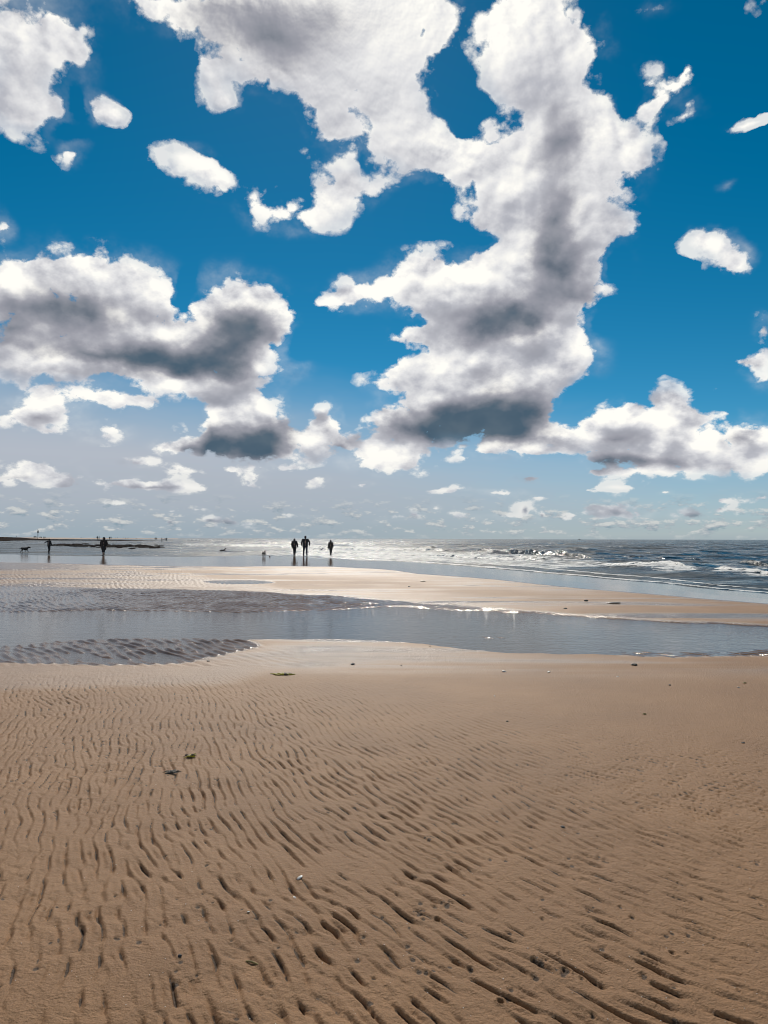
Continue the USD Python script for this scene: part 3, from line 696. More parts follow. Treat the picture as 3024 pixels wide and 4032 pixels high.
def bank(name, top, foot, material, thick=3.0, seed=0, lift=0.0):
    """A low ridge of ground standing in the water: skyline and foot as seen from the photographer's place, depth behind the skyline in per cent of the distance."""
    foot = np.array(foot, float)
    top = np.array(top, float)
    xs = np.linspace(foot[0, 0], foot[-1, 0], 160)
    fy = np.interp(xs, foot[:, 0], foot[:, 1])
    ty = np.interp(xs, top[:, 0], top[:, 1])
    g0 = ground(xs, fy, SEA)
    r = np.hypot(g0[:, 0], g0[:, 1])
    h = np.maximum((fy - ty) / FPX * r, 0) * (1 + .25 * (meshkit.fbm(np.stack([xs * .05, xs * 0 + seed, xs * 0], -1), 3, seed) - .5))
    u = np.linspace(0, 1, 14)
    prof = np.where(u < .35, np.sin(u / .35 * np.pi / 2) ** .8, np.cos((u - .35) / .65 * np.pi / 2))
    v = []
    for k, uu in enumerate(u):
        p = g0 * (1 + thick / 100 * (uu - .05))[..., None] if np.ndim(uu) else g0 * (1 + thick / 100 * (uu - .05))
        z = SEA - .12 + (h + .12) * prof[k] * (1 + .12 * (meshkit.fbm(np.stack([xs * .11, xs * 0 + k * .7, xs * 0 + seed], -1), 3, seed) - .5))
        v.append(np.column_stack([p, z]))
    v = np.array(v)
    n = len(xs)
    I = (np.arange(len(u) - 1)[:, None] * n + np.arange(n - 1)[None]).ravel()
    m = usdkit.mesh(stage, '/World/' + numbered(name), (v.reshape(-1, 3), np.stack([I, I + 1, I + n + 1, I + n], 1)), material, smooth=True)
    data(m.GetPrim(), kind='structure')
    return v


bank('far_beach', [(-900, 2109), (0, 2115), (90, 2116), (400, 2119), (700, 2121)], [(-900, 2122), (0, 2122), (400, 2122), (700, 2122.5)], far_sand, 12, 1)
bank('sandbank', [(-900, 2110), (0, 2115.5), (60, 2116), (110, 2119), (152, 2121.5)], [(-900, 2126), (0, 2124), (60, 2123), (152, 2122)], dark_sand, 3, 2)
bank('sandbank', [(-900, 2120), (0, 2124), (20, 2123.5), (140, 2122), (300, 2124.5), (480, 2125.5), (600, 2128), (640, 2129)], [(-900, 2134), (0, 2130.5), (140, 2128), (300, 2129), (480, 2130), (640, 2129.5)], dark_sand, 3, 3)
# mussel bed: a broken line of dark stones with water between them
stones_v, stones_f, nv = [], [], 0
r2 = np.random.default_rng(12)
ball = trimesh.creation.icosphere(1)
STONES = []
for k in range(170):
    t = r2.uniform(0, 1) ** .9
    bx = 190 + 450 * t
    by = np.interp(bx, [190, 330, 480, 620, 660], [2147, 2149, 2151, 2152, 2154]) + r2.normal(0, np.interp(t, [0, .4, 1], [1.2, 3.0, 4.0]))
    c = ground(bx, by, SEA)
    s = r2.uniform(.5, 1.0) * np.array([2.0, 2.2, .25]) * np.interp(t, [0, .5, 1], [1.1, 1.0, .6])
    STONES.append((c, s))
STONES.sort(key=lambda a: a[0][1])


def lump(size, seed, sub=2, rough=.35):
    b = trimesh.creation.icosphere(sub)
    v = b.vertices * (1 + rough * (meshkit.fbm(b.vertices * 1.6 + seed, 3, seed)[:, None] - .5) * 2)
    return trimesh.Trimesh(v * np.asarray(size), b.faces, process=False)


parts = []
for k, (c, s) in enumerate(STONES):
    l = lump(s * [.5, .5, 1], k, 1)
    l.apply_transform(trimesh.transformations.rotation_matrix(r2.uniform(0, 3), (0, 0, 1)))
    l.apply_translation((c[0], c[1], SEA + .02))
    parts.append(l)
bed = usdkit.mesh(stage, '/World/mussel_bed', trimesh.util.concatenate(parts), MUD, smooth=40)
data(bed.GetPrim(), kind='stuff', label='broken band of dark stones and weed lying in the shallow channel behind the man in the coat', category='stones')

# ------------------------------------------------------------------ people
SKIN = plain('skin', (.30, .17, .12), .5, .08, 9)
CLOTH = {k: plain('cloth_' + k, c, .85, .2, 14, .004) for k, c in dict(black=(.016, .013, .014), navy=(.016, .018, .033), brown=(.030, .020, .016), charcoal=(.026, .022, .022)).items()}
HAIR = plain('hair_dark', (.022, .014, .010), .5, .2, 30)
SHOE = plain('shoe', (.018, .014, .013), .6, .2, 20)
FUR = plain('fur_dark', (.024, .016, .013), .7, .3, 25, .01)
GREY = plain('grey_hair', (.09, .08, .075), .5, .2, 30)


def chain(bones, refine=.03, smooth=6):
    """One continuous surface over bones given as ((x, y, z, r), (x, y, z, r))."""
    total = None
    for a, b in bones:
        s = m3.Manifold.batch_hull([m3.Manifold.sphere(a[3], 14).translate(a[:3]), m3.Manifold.sphere(b[3], 14).translate(b[:3])])
        total = s if total is None else total + s
    total = total.refine_to_length(refine)
    me = total.to_mesh()
    t = trimesh.Trimesh(me.vert_properties[:, :3], me.tri_verts, process=True)
    if smooth:
        trimesh.smoothing.filter_taubin(t, iterations=smooth)
    return t


def limb(pts):
    return [(pts[i], pts[i + 1]) for i in range(len(pts) - 1)]


def hand_bones(wrist, d, side):
    """Palm, four unequal bent fingers and a thumb, hanging along d."""
    w = np.array(wrist[:3]); d = np.array(d, float) / np.linalg.norm(d)
    f = np.array([0, 1.0, 0]); f = f - d * (f @ d); f /= np.linalg.norm(f)      # towards the front of the body
    n = np.cross(d, f)
    P = lambda a, b, c, r: (*(w + d * a + f * b + n * c), r)
    bones = [(P(.0, 0, 0, .027), P(.085, .026, 0, .017)), (P(.0, 0, 0, .027), P(.085, -.026, 0, .016))]
    for k, (off, ln) in enumerate([(.032, .075), (.011, .085), (-.011, .078), (-.031, .060)]):
        bones += limb([P(.085, off, 0, .011), P(.085 + ln * .55, off, .008 * side, .0095), P(.085 + ln * .92, off * .95, .026 * side, .0085)])
    bones += limb([P(.025, .028, 0, .013), P(.055, .056, .006 * side, .011), P(.088, .062, .012 * side, .009)])
    return bones


def make_person(root, wide=1.0, arms=((0, 0), (0, 0)), legs=((0, 0), (0, 0)), coat='short', hair='short', cloth=('black', 'black'), stoop=0.0, bag=False, shorts=False):
    """A person 1.7 m tall facing +y. arms: for left and right the reach (outwards, forwards) of the hand; legs: step (outwards, forwards)."""
    st = lambda x, y, z: (x, y + stoop * max(z - .95, 0) ** 1.3, z - .25 * stoop * max(z - .95, 0))
    J = lambda x, y, z, r: (*st(x, y, z), r)
    body, jacket, trousers, shoes = [], [], [], []
    head = st(0, .02, 1.575)
    body += [(J(0, -.01, 1.60, .088), J(0, .035, 1.545, .070)), (J(0, .03, 1.535, .060), J(0, .055, 1.50, .040)), (J(0, 0, 1.53, .056), J(0, -.01, 1.38, .060))]
    body += [(J(0, .105, 1.575, .011), J(0, .118, 1.55, .014))]                                      # nose
    for s in (-1, 1):
        body += [(J(.088 * s, 0, 1.585, .014), J(.090 * s, -.008, 1.555, .011))]                      # ears
    body += [(J(-.13, 0, 1.36, .075), J(.13, 0, 1.36, .075)), (J(0, 0, 1.34, .11), J(0, 0, 1.02, .105)), (J(-.08, 0, .93, .10), J(.08, 0, .93, .10)), (J(0, 0, 1.02, .10), J(0, 0, .93, .12))]
    jw = wide
    jacket += [(J(-.15 * jw, 0, 1.37, .085), J(.15 * jw, 0, 1.37, .085)), (J(-.10 * jw, .015, 1.33, .12), J(-.09 * jw, .01, 1.02, .115 * jw)), (J(.10 * jw, .015, 1.33, .12), J(.09 * jw, .01, 1.02, .115 * jw)),
               (J(-.10 * jw, .01, 1.32, .12), J(.10 * jw, .01, 1.32, .12)), (J(-.09 * jw, 0, 1.02, .115), J(.09 * jw, 0, 1.02, .115)), (J(0, -.005, 1.44, .075), J(0, 0, 1.38, .10))]
    hem = {'short': .86, 'long': .62}[coat]
    jacket += [(J(-.09 * jw, 0, 1.02, .115), J(-.10 * jw, 0, hem, .115)), (J(.09 * jw, 0, 1.02, .115), J(.10 * jw, 0, hem, .115)), (J(-.10 * jw, 0, hem, .11), J(.10 * jw, 0, hem, .11))]
    for s, (out, fwd), (lo, lf) in zip((-1, 1), arms, legs):
        sh = np.array(st(.185 * s * jw, 0, 1.385))
        tgt = np.array(st((.24 + out) * s * jw, .06 + fwd, .86 + .9 * max(out, 0) * .9))
        full = .56
        d = tgt - sh
        L = np.linalg.norm(d)
        d = d / L
        L = min(L, full * .985)
        bend = math.sqrt(max((full / 2) ** 2 - (L / 2) ** 2, 0))
        side = np.array([.75 * s, -.65, 0]); side -= d * (side @ d); side /= np.linalg.norm(side)
        el, wr = sh + d * L / 2 + side * bend, sh + d * L
        body += limb([(*sh, .060), (*el, .043), (*wr, .030)])
        body += hand_bones((*wr, .028), wr - el, -s)
        jacket += limb([(*sh, .088), (*el, .066), (*(el + (wr - el) * .88), .054)])
        hip, ank = np.array([.095 * s, 0, .90]), np.array([(.085 + lo) * s, lf, .075])
        d = ank - hip
        L = np.linalg.norm(d)
        kn = hip + d * .52 + np.array([0, 1, 0]) * math.sqrt(max(.42 ** 2 - (min(L, .84) / 2) ** 2, .0004))
        body += limb([(*hip, .088), (*kn, .055), (*ank, .046)])
        low = .60 if shorts else .93
        trousers += limb([(*hip, .112), (*kn, .078), (*(kn + (ank - kn) * (low if not shorts else .25)), .058 if not shorts else .085)])
        shoes.append([((*(ank + [0, -.03, -.025]), .044), (*(ank + [.01 * s, .07, -.038]), .040)), ((*(ank + [.01 * s, .07, -.038]), .040), (*(ank + [.015 * s, .16, -.046]), .030)), ((*(ank + [0, -.02, .02]), .042), (*(ank + [0, -.03, -.025]), .044))])
    trousers += [((-.085, 0, .93, .115), (.085, 0, .93, .115)), ((-.07, 0, .84, .10), (.07, 0, .84, .10))]
    put = lambda name, mesh, mat: usdkit.mesh(stage, f'{root}/{name}', mesh, mat, smooth=50)
    put('body', chain(body, .022, 5), SKIN)
    put('jacket', chain(jacket, .04, 6), CLOTH[cloth[0]])
    put('trousers', chain(trousers, .045, 5), CLOTH[cloth[1]])
    for k, s in enumerate(shoes):
        put('shoe' if k == 0 else 'shoe_001', chain(s, .03, 2), SHOE)
    hb = [(J(0, -.025, 1.625, .088), J(0, -.005, 1.635, .085)), (J(0, -.03, 1.62, .090), J(0, -.035, 1.56, .078))]
    if hair == 'long':
        hb += limb([J(0, -.035, 1.60, .095), J(0, -.055, 1.48, .095), J(0, -.075, 1.33, .085), J(0, -.085, 1.22, .055)]) + limb([J(-.07, -.01, 1.56, .04), J(-.085, -.03, 1.42, .04)]) + limb([J(.07, -.01, 1.56, .04), J(.085, -.03, 1.42, .04)])
    if hair == 'hood':
        hb = [(J(0, -.02, 1.61, .118), J(0, -.03, 1.50, .120)), (J(0, -.03, 1.50, .120), J(0, -.04, 1.40, .11))]
    put('hood' if hair == 'hood' else 'hair', chain(hb, .035, 3), CLOTH[cloth[0]] if hair == 'hood' else HAIR)
    if bag:
        put('shoulder_bag', chain([((-.26, .02, .98, .075), (-.27, .04, .82, .085)), ((-.26, -.06, .98, .06), (-.27, -.08, .82, .07)), ((-.26, -.06, .9, .06), (-.27, .04, .9, .07))], .05, 2), CLOTH['charcoal'])


def stand(name, px, py, height_px, facing, label, category='person', group=None, real=None, level=None, base=1.7):
    """An empty at the feet. Size comes from the height it has from the photographer's place."""
    lv = SEA + .005 if level is None else level
    c = ground(px, py, lv)
    d = np.hypot(*c)
    h = height_px * d / FPX
    path = '/World/' + numbered(name)
    x = UsdGeom.Xform.Define(stage, path)
    x.AddTranslateOp().Set((float(c[0]), float(c[1]), lv))
    x.AddRotateZOp().Set(facing)
    x.AddScaleOp().Set(Gf.Vec3f(*[float(h / base)] * 3))
    data(x.GetPrim(), label=label, category=category, group=group)
    return path


GR = 'three people standing at the water'
make_person(stand('person', 1202, 2190.5, 80, 8, 'tall man in dark jacket and trousers standing legs apart between two women at the water', group=GR), 1.06, ((.02, -.02), (.07, .05)), ((.06, .03), (.05, -.04)), 'short', 'short', ('black', 'navy'))
make_person(stand('person', 1159, 2188.0, 67, -6, 'woman with long hair and short dark jacket, hands in pockets, left of the tall man', group=GR), 1.12, ((.01, .10), (.01, .10)), ((-.035, .02), (-.035, -.01)), 'short', 'long', ('black', 'black'))
make_person(stand('person', 1302, 2187.0, 60.5, -14, 'woman with shoulder bag and long hair standing alone right of the tall man', group=GR), 1.0, ((-.02, .06), (-.01, .04)), ((-.05, .03), (-.05, -.03)), 'short', 'long', ('brown', 'black'), bag=True)
make_person(stand('person', 408, 2187.5, 67.5, 176, 'person in bulky hooded coat and shorts wading barefoot at the channel on the left'), 1.24, ((-.01, .02), (-.01, .02)), ((-.02, .05), (-.01, -.06)), 'long', 'hood', ('brown', 'charcoal'), shorts=True)
make_person(stand('person', 192, 2176.5, 50.5, -20, 'person in dark clothes with one arm stretched out towards a running dog'), 1.10, ((.44, .02), (.07, .02)), ((.02, .06), (.02, -.06)), 'short', 'short', ('black', 'charcoal'), stoop=.10)

# people far off: two figures made once, copied along the beach
protos = []
for k, kw in enumerate([dict(wide=1.0, coat='short', hair='short', arms=((.02, .05), (.03, -.04)), legs=((-.01, .14), (0, -.12))), dict(wide=1.15, coat='long', hair='hood', arms=((0, .04), (0, .05)), legs=((-.03, .06), (-.03, -.05)))]):
    cp = f'/World/Looks/walker_{"ab"[k]}'
    stage.CreateClassPrim(cp)
    make_person(cp, cloth=('black', 'black'), **kw)
    protos.append(cp)
FAR_PEOPLE = [
    (173, 2123.0, 10.0, 0, 'tiny walker on the dark spit right of the tall beach pole'),
    (383, 2124.5, 12.5, 1, 'left walker of the far pair above the hooded wader'),
    (390, 2123.8, 12.0, 0, 'right walker of the far pair above the hooded wader'),
    (319, 2121.5, 5.5, 0, 'minute lone walker on the skyline left of the pair above the hooded wader'),
    (431, 2124.5, 10.5, 0, 'left walker of the pair just right of the hooded wader'),
    (437, 2123.5, 10.0, 1, 'right walker of the pair just right of the hooded wader'),
    (455, 2121.8, 5.5, 1, 'minute bulky walker in the close knot right of the second pair'),
    (463, 2122.0, 6.0, 0, 'minute slim walker at the right end of the close knot on the skyline'),
    (485, 2121.8, 4.8, 1, 'minute walker first in the row of three ending the far spit'),
    (495, 2122.2, 5.4, 0, 'minute walker in the middle of the row of three ending the far spit'),
    (504, 2122.6, 6.4, 1, 'minute walker last and largest in the row of three ending the far spit'),
    (537, 2123.2, 4.2, 0, 'minute lone walker where the far spit meets the sea'),
    (611, 2126.0, 9.5, 1, 'left one of two distant walkers close together in the shallows'),
    (616.5, 2126.0, 9.5, 0, 'right one of two distant walkers close together in the shallows'),
    (637, 2133.0, 15.0, 0, 'largest distant walker, in the shallows left of a small dog'),
    (650, 2129.0, 10.0, 1, 'slighter distant walker just right of the small dog in the shallows'),
    (656, 2130.0, 12.0, 0, 'distant walker farthest right in the shallows'),
    (65, 2116.0, 6.0, 1, 'tiny figure alone on the skyline at the far left'),
    (180, 2118.6, 5.0, 1, 'tiny figure on the skyline right of the tall beach pole'),
]
for k, (x, y, h, p, lab) in enumerate(FAR_PEOPLE):
    # the skyline ones stand on the raised beach: found along their ray at the beach's height
    lv = SEA + .01 if y > 2121 else None
    if lv is None:
        dist = 1.7 * FPX / h
        lv = float(EYE + dist * ray(x, y)[2] / np.hypot(*ray(x, y)[:2]))
        if abs(ray(x, y)[2]) < 1e-3 or lv > EYE:
            dist = 640.0
            lv = EYE - dist * .0001
    if lv > SEA + .02:
        path = '/World/' + numbered('distant_walker')
        xf = UsdGeom.Xform.Define(stage, path)
        d = ray(x, y); d = d / np.hypot(d[0], d[1])
        dist = min(1.7 * FPX / h, 700.0)
        xf.AddTranslateOp().Set((float(d[0] * dist), float(d[1] * dist), float(EYE + d[2] * dist)))
        xf.AddRotateZOp().Set(40.0 * k)
        xf.AddScaleOp().Set(Gf.Vec3f(*[float(h * dist / FPX / 1.7)] * 3))
        data(xf.GetPrim(), label=lab, category='person', group='distant walkers on the beach')
    else:
        path = stand('distant_walker', x, y, h, 47.0 * k, lab, group='distant walkers on the beach')
    pr = stage.GetPrimAtPath(path)
    pr.GetReferences().AddInternalReference(protos[p])
    pr.SetInstanceable(True)


# ------------------------------------------------------------------ dogs
def make_dog(root, pose='run', scale=1.0):
    """A dog 0.6 m high at the shoulder, facing +x."""
    b = []
    b += limb([(.26, 0, .50, .185), (.05, 0, .48, .185), (-.16, 0, .50, .160), (-.32, 0, .51, .158)])
    hd = (.62, .66) if pose == 'run' else (.47, .78)
    b += limb([(.28, 0, .55, .10), ((.28 + hd[0]) / 2 - .02, 0, (.58 + hd[1]) / 2, .100), (hd[0] - .04, 0, hd[1], .092)])
    head = limb([(hd[0] - .02, 0, hd[1], .095), (hd[0] + .06, 0, hd[1] - .02, .074), (hd[0] + .17, 0, hd[1] - .05, .046)])
    b += head
    fr = [[(.27, .075, .46, .065), (.29, .075, .27, .046), (.28, .075, .05, .033), (.32, .075, .022, .033)],
          [(.27, -.075, .46, .065), (.30, -.075, .27, .046), (.29, -.075, .05, .033), (.33, -.075, .022, .033)]]
    hr = [[(-.33, .075, .48, .088), (-.26, .08, .31, .05), (-.42, .08, .21, .038), (-.40, .08, .05, .031), (-.36, .08, .022, .033)],
          [(-.33, -.075, .48, .088), (-.24, -.08, .31, .05), (-.40, -.08, .21, .038), (-.38, -.08, .05, .031), (-.34, -.08, .022, .033)]]
    if pose == 'run':
        fr[0] = [(.27, .075, .46, .065), (.36, .075, .29, .046), (.44, .075, .10, .033), (.49, .075, .06, .033)]
        fr[1] = [(.27, -.075, .46, .065), (.25, -.075, .27, .046), (.14, -.075, .16, .033), (.12, -.075, .11, .033)]
        hr[0] = [(-.33, .075, .48, .088), (-.28, .08, .30, .05), (-.46, .08, .22, .038), (-.54, .08, .07, .031), (-.51, .08, .03, .033)]
        hr[1] = [(-.33, -.075, .48, .088), (-.20, -.08, .31, .05), (-.30, -.08, .17, .038), (-.22, -.08, .05, .031), (-.18, -.08, .025, .033)]
    for l in fr + hr:
        b += limb(l)
    if pose == 'lie':
        b = limb([(.26, 0, .16, .13), (.05, 0, .14, .13), (-.20, 0, .13, .12), (-.42, .02, .12, .11)]) + limb([(.28, 0, .24, .10), (.42, 0, .40, .075), (.47, 0, .50, .075)]) + limb([(.46, 0, .50, .078), (.54, 0, .49, .060), (.64, 0, .47, .036)])
        b += limb([(.25, .10, .12, .06), (.42, .11, .05, .035), (.60, .11, .04, .032)]) + limb([(.25, -.10, .12, .06), (.42, -.11, .05, .035), (.58, -.12, .04, .032)])
        b += limb([(-.40, .10, .13, .09), (-.22, .18, .09, .05), (-.42, .19, .04, .03), (-.30, .20, .03, .03)]) + limb([(-.40, -.10, .13, .09), (-.22, -.17, .09, .05), (-.40, -.19, .04, .03), (-.28, -.20, .03, .03)])
        hd = (.48, .50)
    usdkit.mesh(stage, root + '/body', chain(b, .035, 5), FUR, smooth=60)
    for k, s in enumerate((-1, 1)):
        e = chain(limb([(hd[0] - .03, .055 * s, hd[1] + .06, .038), (hd[0] - .04, .085 * s, hd[1] + .01, .033), (hd[0] - .03, .090 * s, hd[1] - .05, .016)]), .03, 2)
        usdkit.mesh(stage, root + ('/ear' if k == 0 else '/ear_001'), e, FUR, smooth=60)
    tz = .56 if pose != 'lie' else .15
    tail = limb([(-.40, 0, tz, .034), (-.54, 0, tz - .05, .028), (-.68, 0, tz - .13 if pose == 'run' else tz - .06, .020)]) if pose != 'stand' else limb([(-.40, 0, tz, .034), (-.50, .02, tz + .10, .028), (-.52, .04, tz + .26, .018)])
    usdkit.mesh(stage, root + '/tail', chain(tail, .04, 2), FUR, smooth=60)


make_dog(stand('dog', 96, 2175.5, 20.5, 0, 'dark dog running to the right through shallow water at the far left', 'dog', base=.74), 'run')
make_dog(stand('dog', 1039, 2192.5, 24.5, 82, 'dark dog standing on the wet sand left of the three people', 'dog', base=.86), 'stand')
make_dog(stand('dog', 877, 2170.0, 12.5, 6, 'dark dog lying in the shallows with its head raised', 'dog', base=.58), 'lie')
make_dog(stand('dog', 642.5, 2127.5, 3.6, 20, 'tiny distant dog between the walkers in the shallows', 'dog', base=.74), 'run')
# its splash
tb = plain('toy_rubber', (.05, .02, .02), .5, .1, 10)
c = ground(1062, 2192, SEA + .005)
bm = usdkit.mesh(stage, '/World/toy_ball', trimesh.creation.icosphere(2, .065), tb, smooth=True)
UsdGeom.Xformable(bm).AddTranslateOp().Set((float(c[0]), float(c[1]), SEA + .05))
data(bm.GetPrim(), label='small dark ball on the wet sand right of the standing dog', category='ball')

# ------------------------------------------------------------------ beach pole
steel = plain('dark_steel', (.030, .026, .028), .5, .2, 3)
d = ray(149, 2121); d = d / np.hypot(d[0], d[1])
D = 600.0
S = 32 * D / FPX / 6.6
px_ = UsdGeom.Xform.Define(stage, '/World/beach_pole')
px_.AddTranslateOp().Set((float(d[0] * D), float(d[1] * D), float(EYE + d[2] * D)))
px_.AddScaleOp().Set(Gf.Vec3f(*[float(S)] * 3))
data(px_.GetPrim(), label='tall dark pole with a drum topmark and a vane, standing on the far beach', category='pole')
T = trimesh.transformations
usdkit.mesh(stage, '/World/beach_pole/pole', trimesh.creation.cylinder(.17, 4.6, sections=12, transform=T.translation_matrix((0, 0, 2.3))), steel, smooth=40)
drum = trimesh.util.concatenate([trimesh.creation.cylinder(.52, 1.1, sections=14, transform=T.translation_matrix((0, 0, 4.9))), trimesh.creation.cylinder(.40, .2, sections=14, transform=T.translation_matrix((0, 0, 5.55))), trimesh.creation.cylinder(.40, .2, sections=14, transform=T.translation_matrix((0, 0, 4.25)))])
usdkit.mesh(stage, '/World/beach_pole/drum', drum, steel, smooth=40)
usdkit.mesh(stage, '/World/beach_pole/rod', trimesh.creation.cylinder(.06, .6, sections=8, transform=T.translation_matrix((0, 0, 5.9))), steel, smooth=40)
vane = trimesh.util.concatenate([trimesh.creation.box((1.2, .10, .28), transform=T.translation_matrix((.05, 0, 6.28))), trimesh.creation.box((.4, .12, .30), transform=T.translation_matrix((-.42, 0, 6.45))), trimesh.creation.box((.25, .12, .22), transform=T.translation_matrix((.55, 0, 6.15)))])
usdkit.mesh(stage, '/World/beach_pole/vane', vane, steel)
# dark low things on the skyline beside it
for (x, w, h, lab) in [(138, 9, 6, 'low dark trestle with two legs on the skyline left of the tall beach pole'), (160, 7, 4.5, 'low dark trestle on the skyline just right of the tall beach pole')]:
    d = ray(x, 2118.2); d = d / np.hypot(d[0], d[1]); k = 640 / FPX
    p = '/World/' + numbered('beach_trestle')
    xf = UsdGeom.Xform.Define(stage, p)
    xf.AddTranslateOp().Set((float(d[0] * 640), float(d[1] * 640), float(EYE + d[2] * 640)))
    data(xf.GetPrim(), label=lab, category='trestle')
    usdkit.mesh(stage, p + '/beam', trimesh.creation.box((w * k, .5, h * k * .45), transform=T.translation_matrix((0, 0, h * k * .72))), steel)
    for j, s in enumerate((-1, 1)):
        usdkit.mesh(stage, p + ('/leg' if j == 0 else '/leg_001'), trimesh.creation.box((.3, .4, h * k * .52), transform=T.translation_matrix((s * w * k * .38, 0, h * k * .25))), steel)

# ------------------------------------------------------------------ ship on the horizon
d = ray(2282, 2124); d = d / np.hypot(d[0], d[1])
D = 3600.0
k = D / FPX
sp = UsdGeom.Xform.Define(stage, '/World/sailing_boat')
sp.AddTranslateOp().Set((float(d[0] * D), float(d[1] * D), SEA))
data(sp.GetPrim(), label='minute dark boat with a mast on the horizon at the right', category='boat')
hull = m3.Manifold.batch_hull([m3.Manifold.sphere(.8, 12).translate((-6, 0, .9)), m3.Manifold.sphere(.9, 12).translate((0, 1.5, .9)), m3.Manifold.sphere(.9, 12).translate((0, -1.5, .9)), m3.Manifold.sphere(.3, 12).translate((8.5, 0, 1.7)), m3.Manifold.sphere(.5, 12).translate((0, 0, .1))])
usdkit.mesh(stage, '/World/sailing_boat/hull', hull, steel, smooth=40)
usdkit.mesh(stage, '/World/sailing_boat/mast', trimesh.creation.cylinder(.22, 7.5, sections=8, transform=T.translation_matrix((0, 0, 5.2))), steel, smooth=40)
usdkit.mesh(stage, '/World/sailing_boat/cabin', trimesh.creation.box((4, 1.8, 1.4), transform=T.translation_matrix((-2.5, 0, 2.2))), steel)

# ------------------------------------------------------------------ weed, stones, shells lying on the sand
WEED_Y = plain('yellow_weed', (.42, .33, .02), .5, .4, 60, .004)
WEED_D = plain('dark_weed', (.030, .022, .012), .45, .5, 60, .004)
SHELL = plain('shell', (.72, .68, .62), .35, .1, 80)
WOOD = plain('old_twig', (.20, .15, .045), .7, .4, 60)
treeZ = cKDTree(V[:, :2])


def at(px, py):
    c = ground(px, py)
    return c, float(V[treeZ.query(c)[1], 2])


def weed(px, py, wpx, hpx, label, mats, seed):
    c, z = at(px, py)
    r = np.hypot(*c)
    w = wpx / FPX * r
    p = '/World/' + numbered('seaweed')
    xf = UsdGeom.Xform.Define(stage, p)
    xf.AddTranslateOp().Set((float(c[0]), float(c[1]), z))
    data(xf.GetPrim(), label=label, category='seaweed')
    r_ = np.random.default_rng(seed)
    for j, mt in enumerate(mats):
        ms = []
        for _ in range(9):
            a0 = r_.uniform(-.5, .5) + (0 if r_.uniform() < .6 else math.pi)
            pts = [np.array([r_.normal(0, w * .12), r_.normal(0, w * .10), .005 + hpx / FPX * r * .2])]
            for q in range(5):
                a0 += r_.normal(0, .45)
                st = w * r_.uniform(.06, .13) * (1.25 if j == 0 else 1)
                pts.append(pts[-1] + [math.cos(a0) * st, math.sin(a0) * st * .7, r_.normal(0, .1) * hpx / FPX * r])
            pts = [np.array([q[0], q[1], max(q[2], .004)]) for q in pts]
            rr = np.linspace(.075, .025, 6) * w * (.85 if j == 0 else .7)
            ms.append(chain([((*pts[q], rr[q]), (*pts[q + 1], rr[q + 1])) for q in range(5)], w * .1, 0))
        usdkit.mesh(stage, p + '/' + ('frond' if j == 0 else 'dark_frond'), trimesh.util.concatenate(ms), mt, smooth=50)


weed(1115, 2657, 62, 12, 'yellow green seaweed tuft with a dark clump on smooth sand before the pool', [WEED_Y, WEED_D], 1)
weed(747, 2979, 44, 16, 'yellow seaweed tuft among the ripples, the farther of two', [WEED_Y, WEED_D], 2)
weed(676, 3043, 46, 14, 'dark brown seaweed strands among the ripples, in front of the yellow tuft', [WEED_D, WEED_D], 3)
LUMPS = [(1389, 2617, 16, 8, 'dark pebble on pale sand right of the yellow green seaweed'), (820, 2603, 12, 5, 'small dark pebble at the near shore of the pool on the left'),
         (2497, 2620, 24, 8, 'dark flat lump on the sand before the right part of the pool'), (2308, 2367, 16, 7, 'dark clump on the sand bar, left of the long dark streak'), (2226, 2397, 14, 5, 'dark clump at the pool side of the sand bar'),
         (1611, 2311, 10, 4, 'little dark pebble on the crest of the sand bar'), (1665, 2290, 22, 4, 'dark thin streak of weed on the far sand bar near the wet sand'), (2637, 2699, 9, 5, 'tiny dark pebble on smooth sand at the right'),
         (2932, 2690, 12, 5, 'tiny brown pebble on smooth sand at the far right'), (2537, 2813, 14, 6, 'orange brown pebble on smooth sand at the right'), (2926, 2926, 12, 5, 'black pebble among faint ripples at the right edge'),
         (1997, 2841, 9, 4, 'tiny black pebble on smooth sand in the middle'), (708, 3766, 14, 11, 'black pebble in a furrow in the left foreground'), (2216, 3256, 16, 8, 'black pebble between furrows right of the middle'),
         (1580, 2620, 7, 3, 'tiny dark pebble on pale sand in the middle'), (1693, 2545, 8, 3, 'tiny dark pebble at the shore of the shoal')]
for k, (x, y, w, h, lab) in enumerate(LUMPS):
    c, z = at(x, y)
    r = float(np.hypot(*c))
    w_, h_ = max(w / FPX * r, .008), max(h / FPX * r, .006)
    nm = 'pebble' if 'pebble' in lab else 'weed_clump'
    l = lump((w_ / 2, w_ * .4, h_ * .55), k + 5, 2, .45)
    m = usdkit.mesh(stage, '/World/' + numbered(nm), l, WOOD if 'brown' in lab else WEED_D if nm == 'weed_clump' else stone, smooth=50)
    UsdGeom.Xformable(m).AddTranslateOp().Set((float(c[0]), float(c[1]), z + h_ * .3))
    data(m.GetPrim(), label=lab, category='pebble' if nm == 'pebble' else 'seaweed')
c, z = at(2416, 2376)
m = usdkit.mesh(stage, '/World/' + numbered('weed_clump'), lump((.17, .10, .022), 77, 2, .5), WEED_D, smooth=50)
UsdGeom.Xformable(m).AddTranslateOp().Set((float(c[0]), float(c[1]), z + .012))
data(m.GetPrim(), label='long dark streak of weed on the sand bar at the right', category='seaweed')
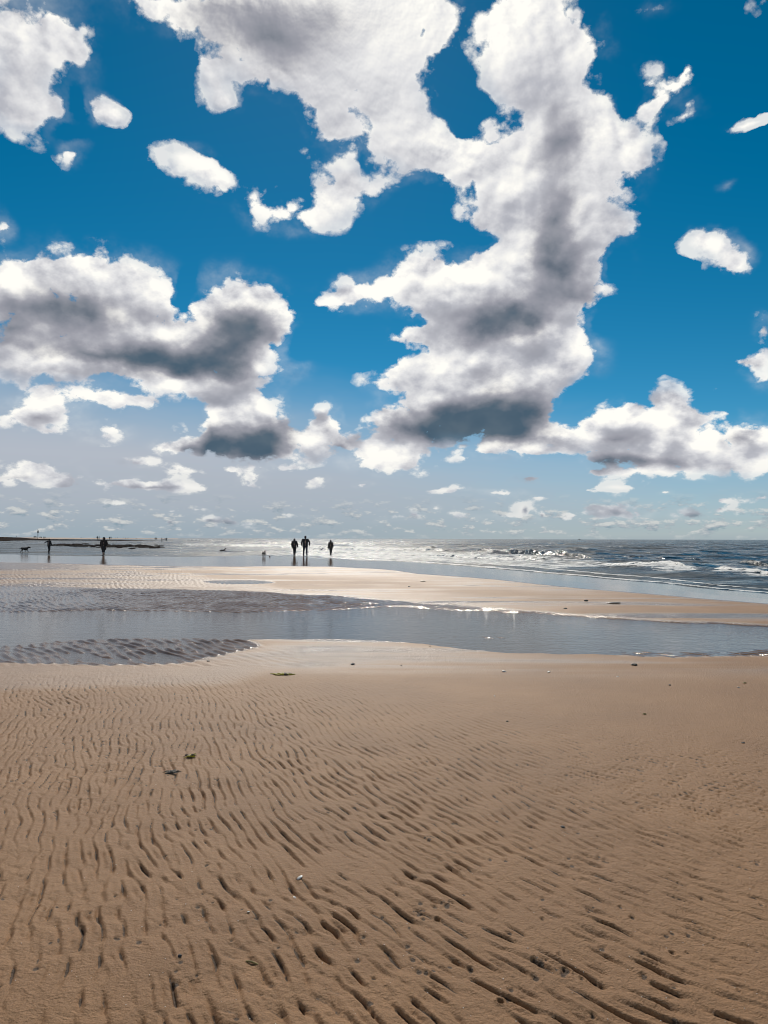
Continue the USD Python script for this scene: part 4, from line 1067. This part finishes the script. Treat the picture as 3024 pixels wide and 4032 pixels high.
# twig
c, z = at(993, 3779)
m = usdkit.mesh(stage, '/World/twig', chain([((-.024, .010, .004, .0032), (0, .001, .006, .004)), ((0, .001, .006, .004), (.026, -.012, .004, .0028))], .01, 0), WOOD, smooth=40)
UsdGeom.Xformable(m).AddTranslateOp().Set((float(c[0]), float(c[1]), z))
data(m.GetPrim(), label='short yellowish twig lying across the ripples in the foreground', category='twig')


# shells: half a bowl with ribs
def shell_mesh(s, seed):
    b = trimesh.creation.icosphere(2)
    v = b.vertices.copy()
    v[:, 2] = np.where(v[:, 2] > 0, v[:, 2] * .42, v[:, 2] * .10)
    an = np.arctan2(v[:, 1], v[:, 0] + 1.1)
    v *= (1 + .05 * np.cos(an * 22))[:, None]
    v[:, 1] *= .8
    return trimesh.Trimesh(v * s, b.faces, process=False)


SH = [(1180, 3452, 26, 'white shell in the foreground ripples, the largest one'), (1160, 3528, 14, 'white shell fragment just below the largest shell'), (978, 3590, 13, 'white shell fragment left of the twig'),
      (1985, 2645, 18, 'white shell sliver on smooth sand, left one of two'), (2160, 2647, 16, 'white shell sliver on smooth sand, right one of two'), (2432, 2665, 8, 'tiny white shell on smooth sand right of the slivers'),
      (2908, 2708, 10, 'tiny white shell on smooth sand near the right edge'), (1947, 2741, 7, 'tiny white shell where the faint ripples begin')]
for k, (x, y, w, lab) in enumerate(SH):
    c, z = at(x, y)
    r = float(np.hypot(*c))
    m = usdkit.mesh(stage, '/World/' + numbered('shell'), shell_mesh(w / FPX * r / 2, k), SHELL, smooth=40)
    xf = UsdGeom.Xformable(m)
    xf.AddTranslateOp().Set((float(c[0]), float(c[1]), z + .002))
    xf.AddRotateXYZOp().Set((float(rng.uniform(-25, 25)), float(rng.uniform(-25, 25)), float(rng.uniform(0, 360))))
    data(m.GetPrim(), label=lab, category='shell')
# shell grit scattered over the foreground
grit = []
for _ in range(260):
    x, y = rng.uniform(-300, 3324), 2750 + 1350 * rng.uniform() ** .8
    c, z = at(x, y)
    l = lump(np.array([1, .7, .5]) * rng.uniform(.0012, .0028), int(rng.integers(99)), 0, .4)
    l.apply_translation((c[0], c[1], z + .001))
    grit.append(l)
gm = usdkit.mesh(stage, '/World/shell_grit', trimesh.util.concatenate(grit), SHELL)
data(gm.GetPrim(), kind='stuff', label='tiny white crumbs of shell scattered over the rippled sand', category='shell grit')
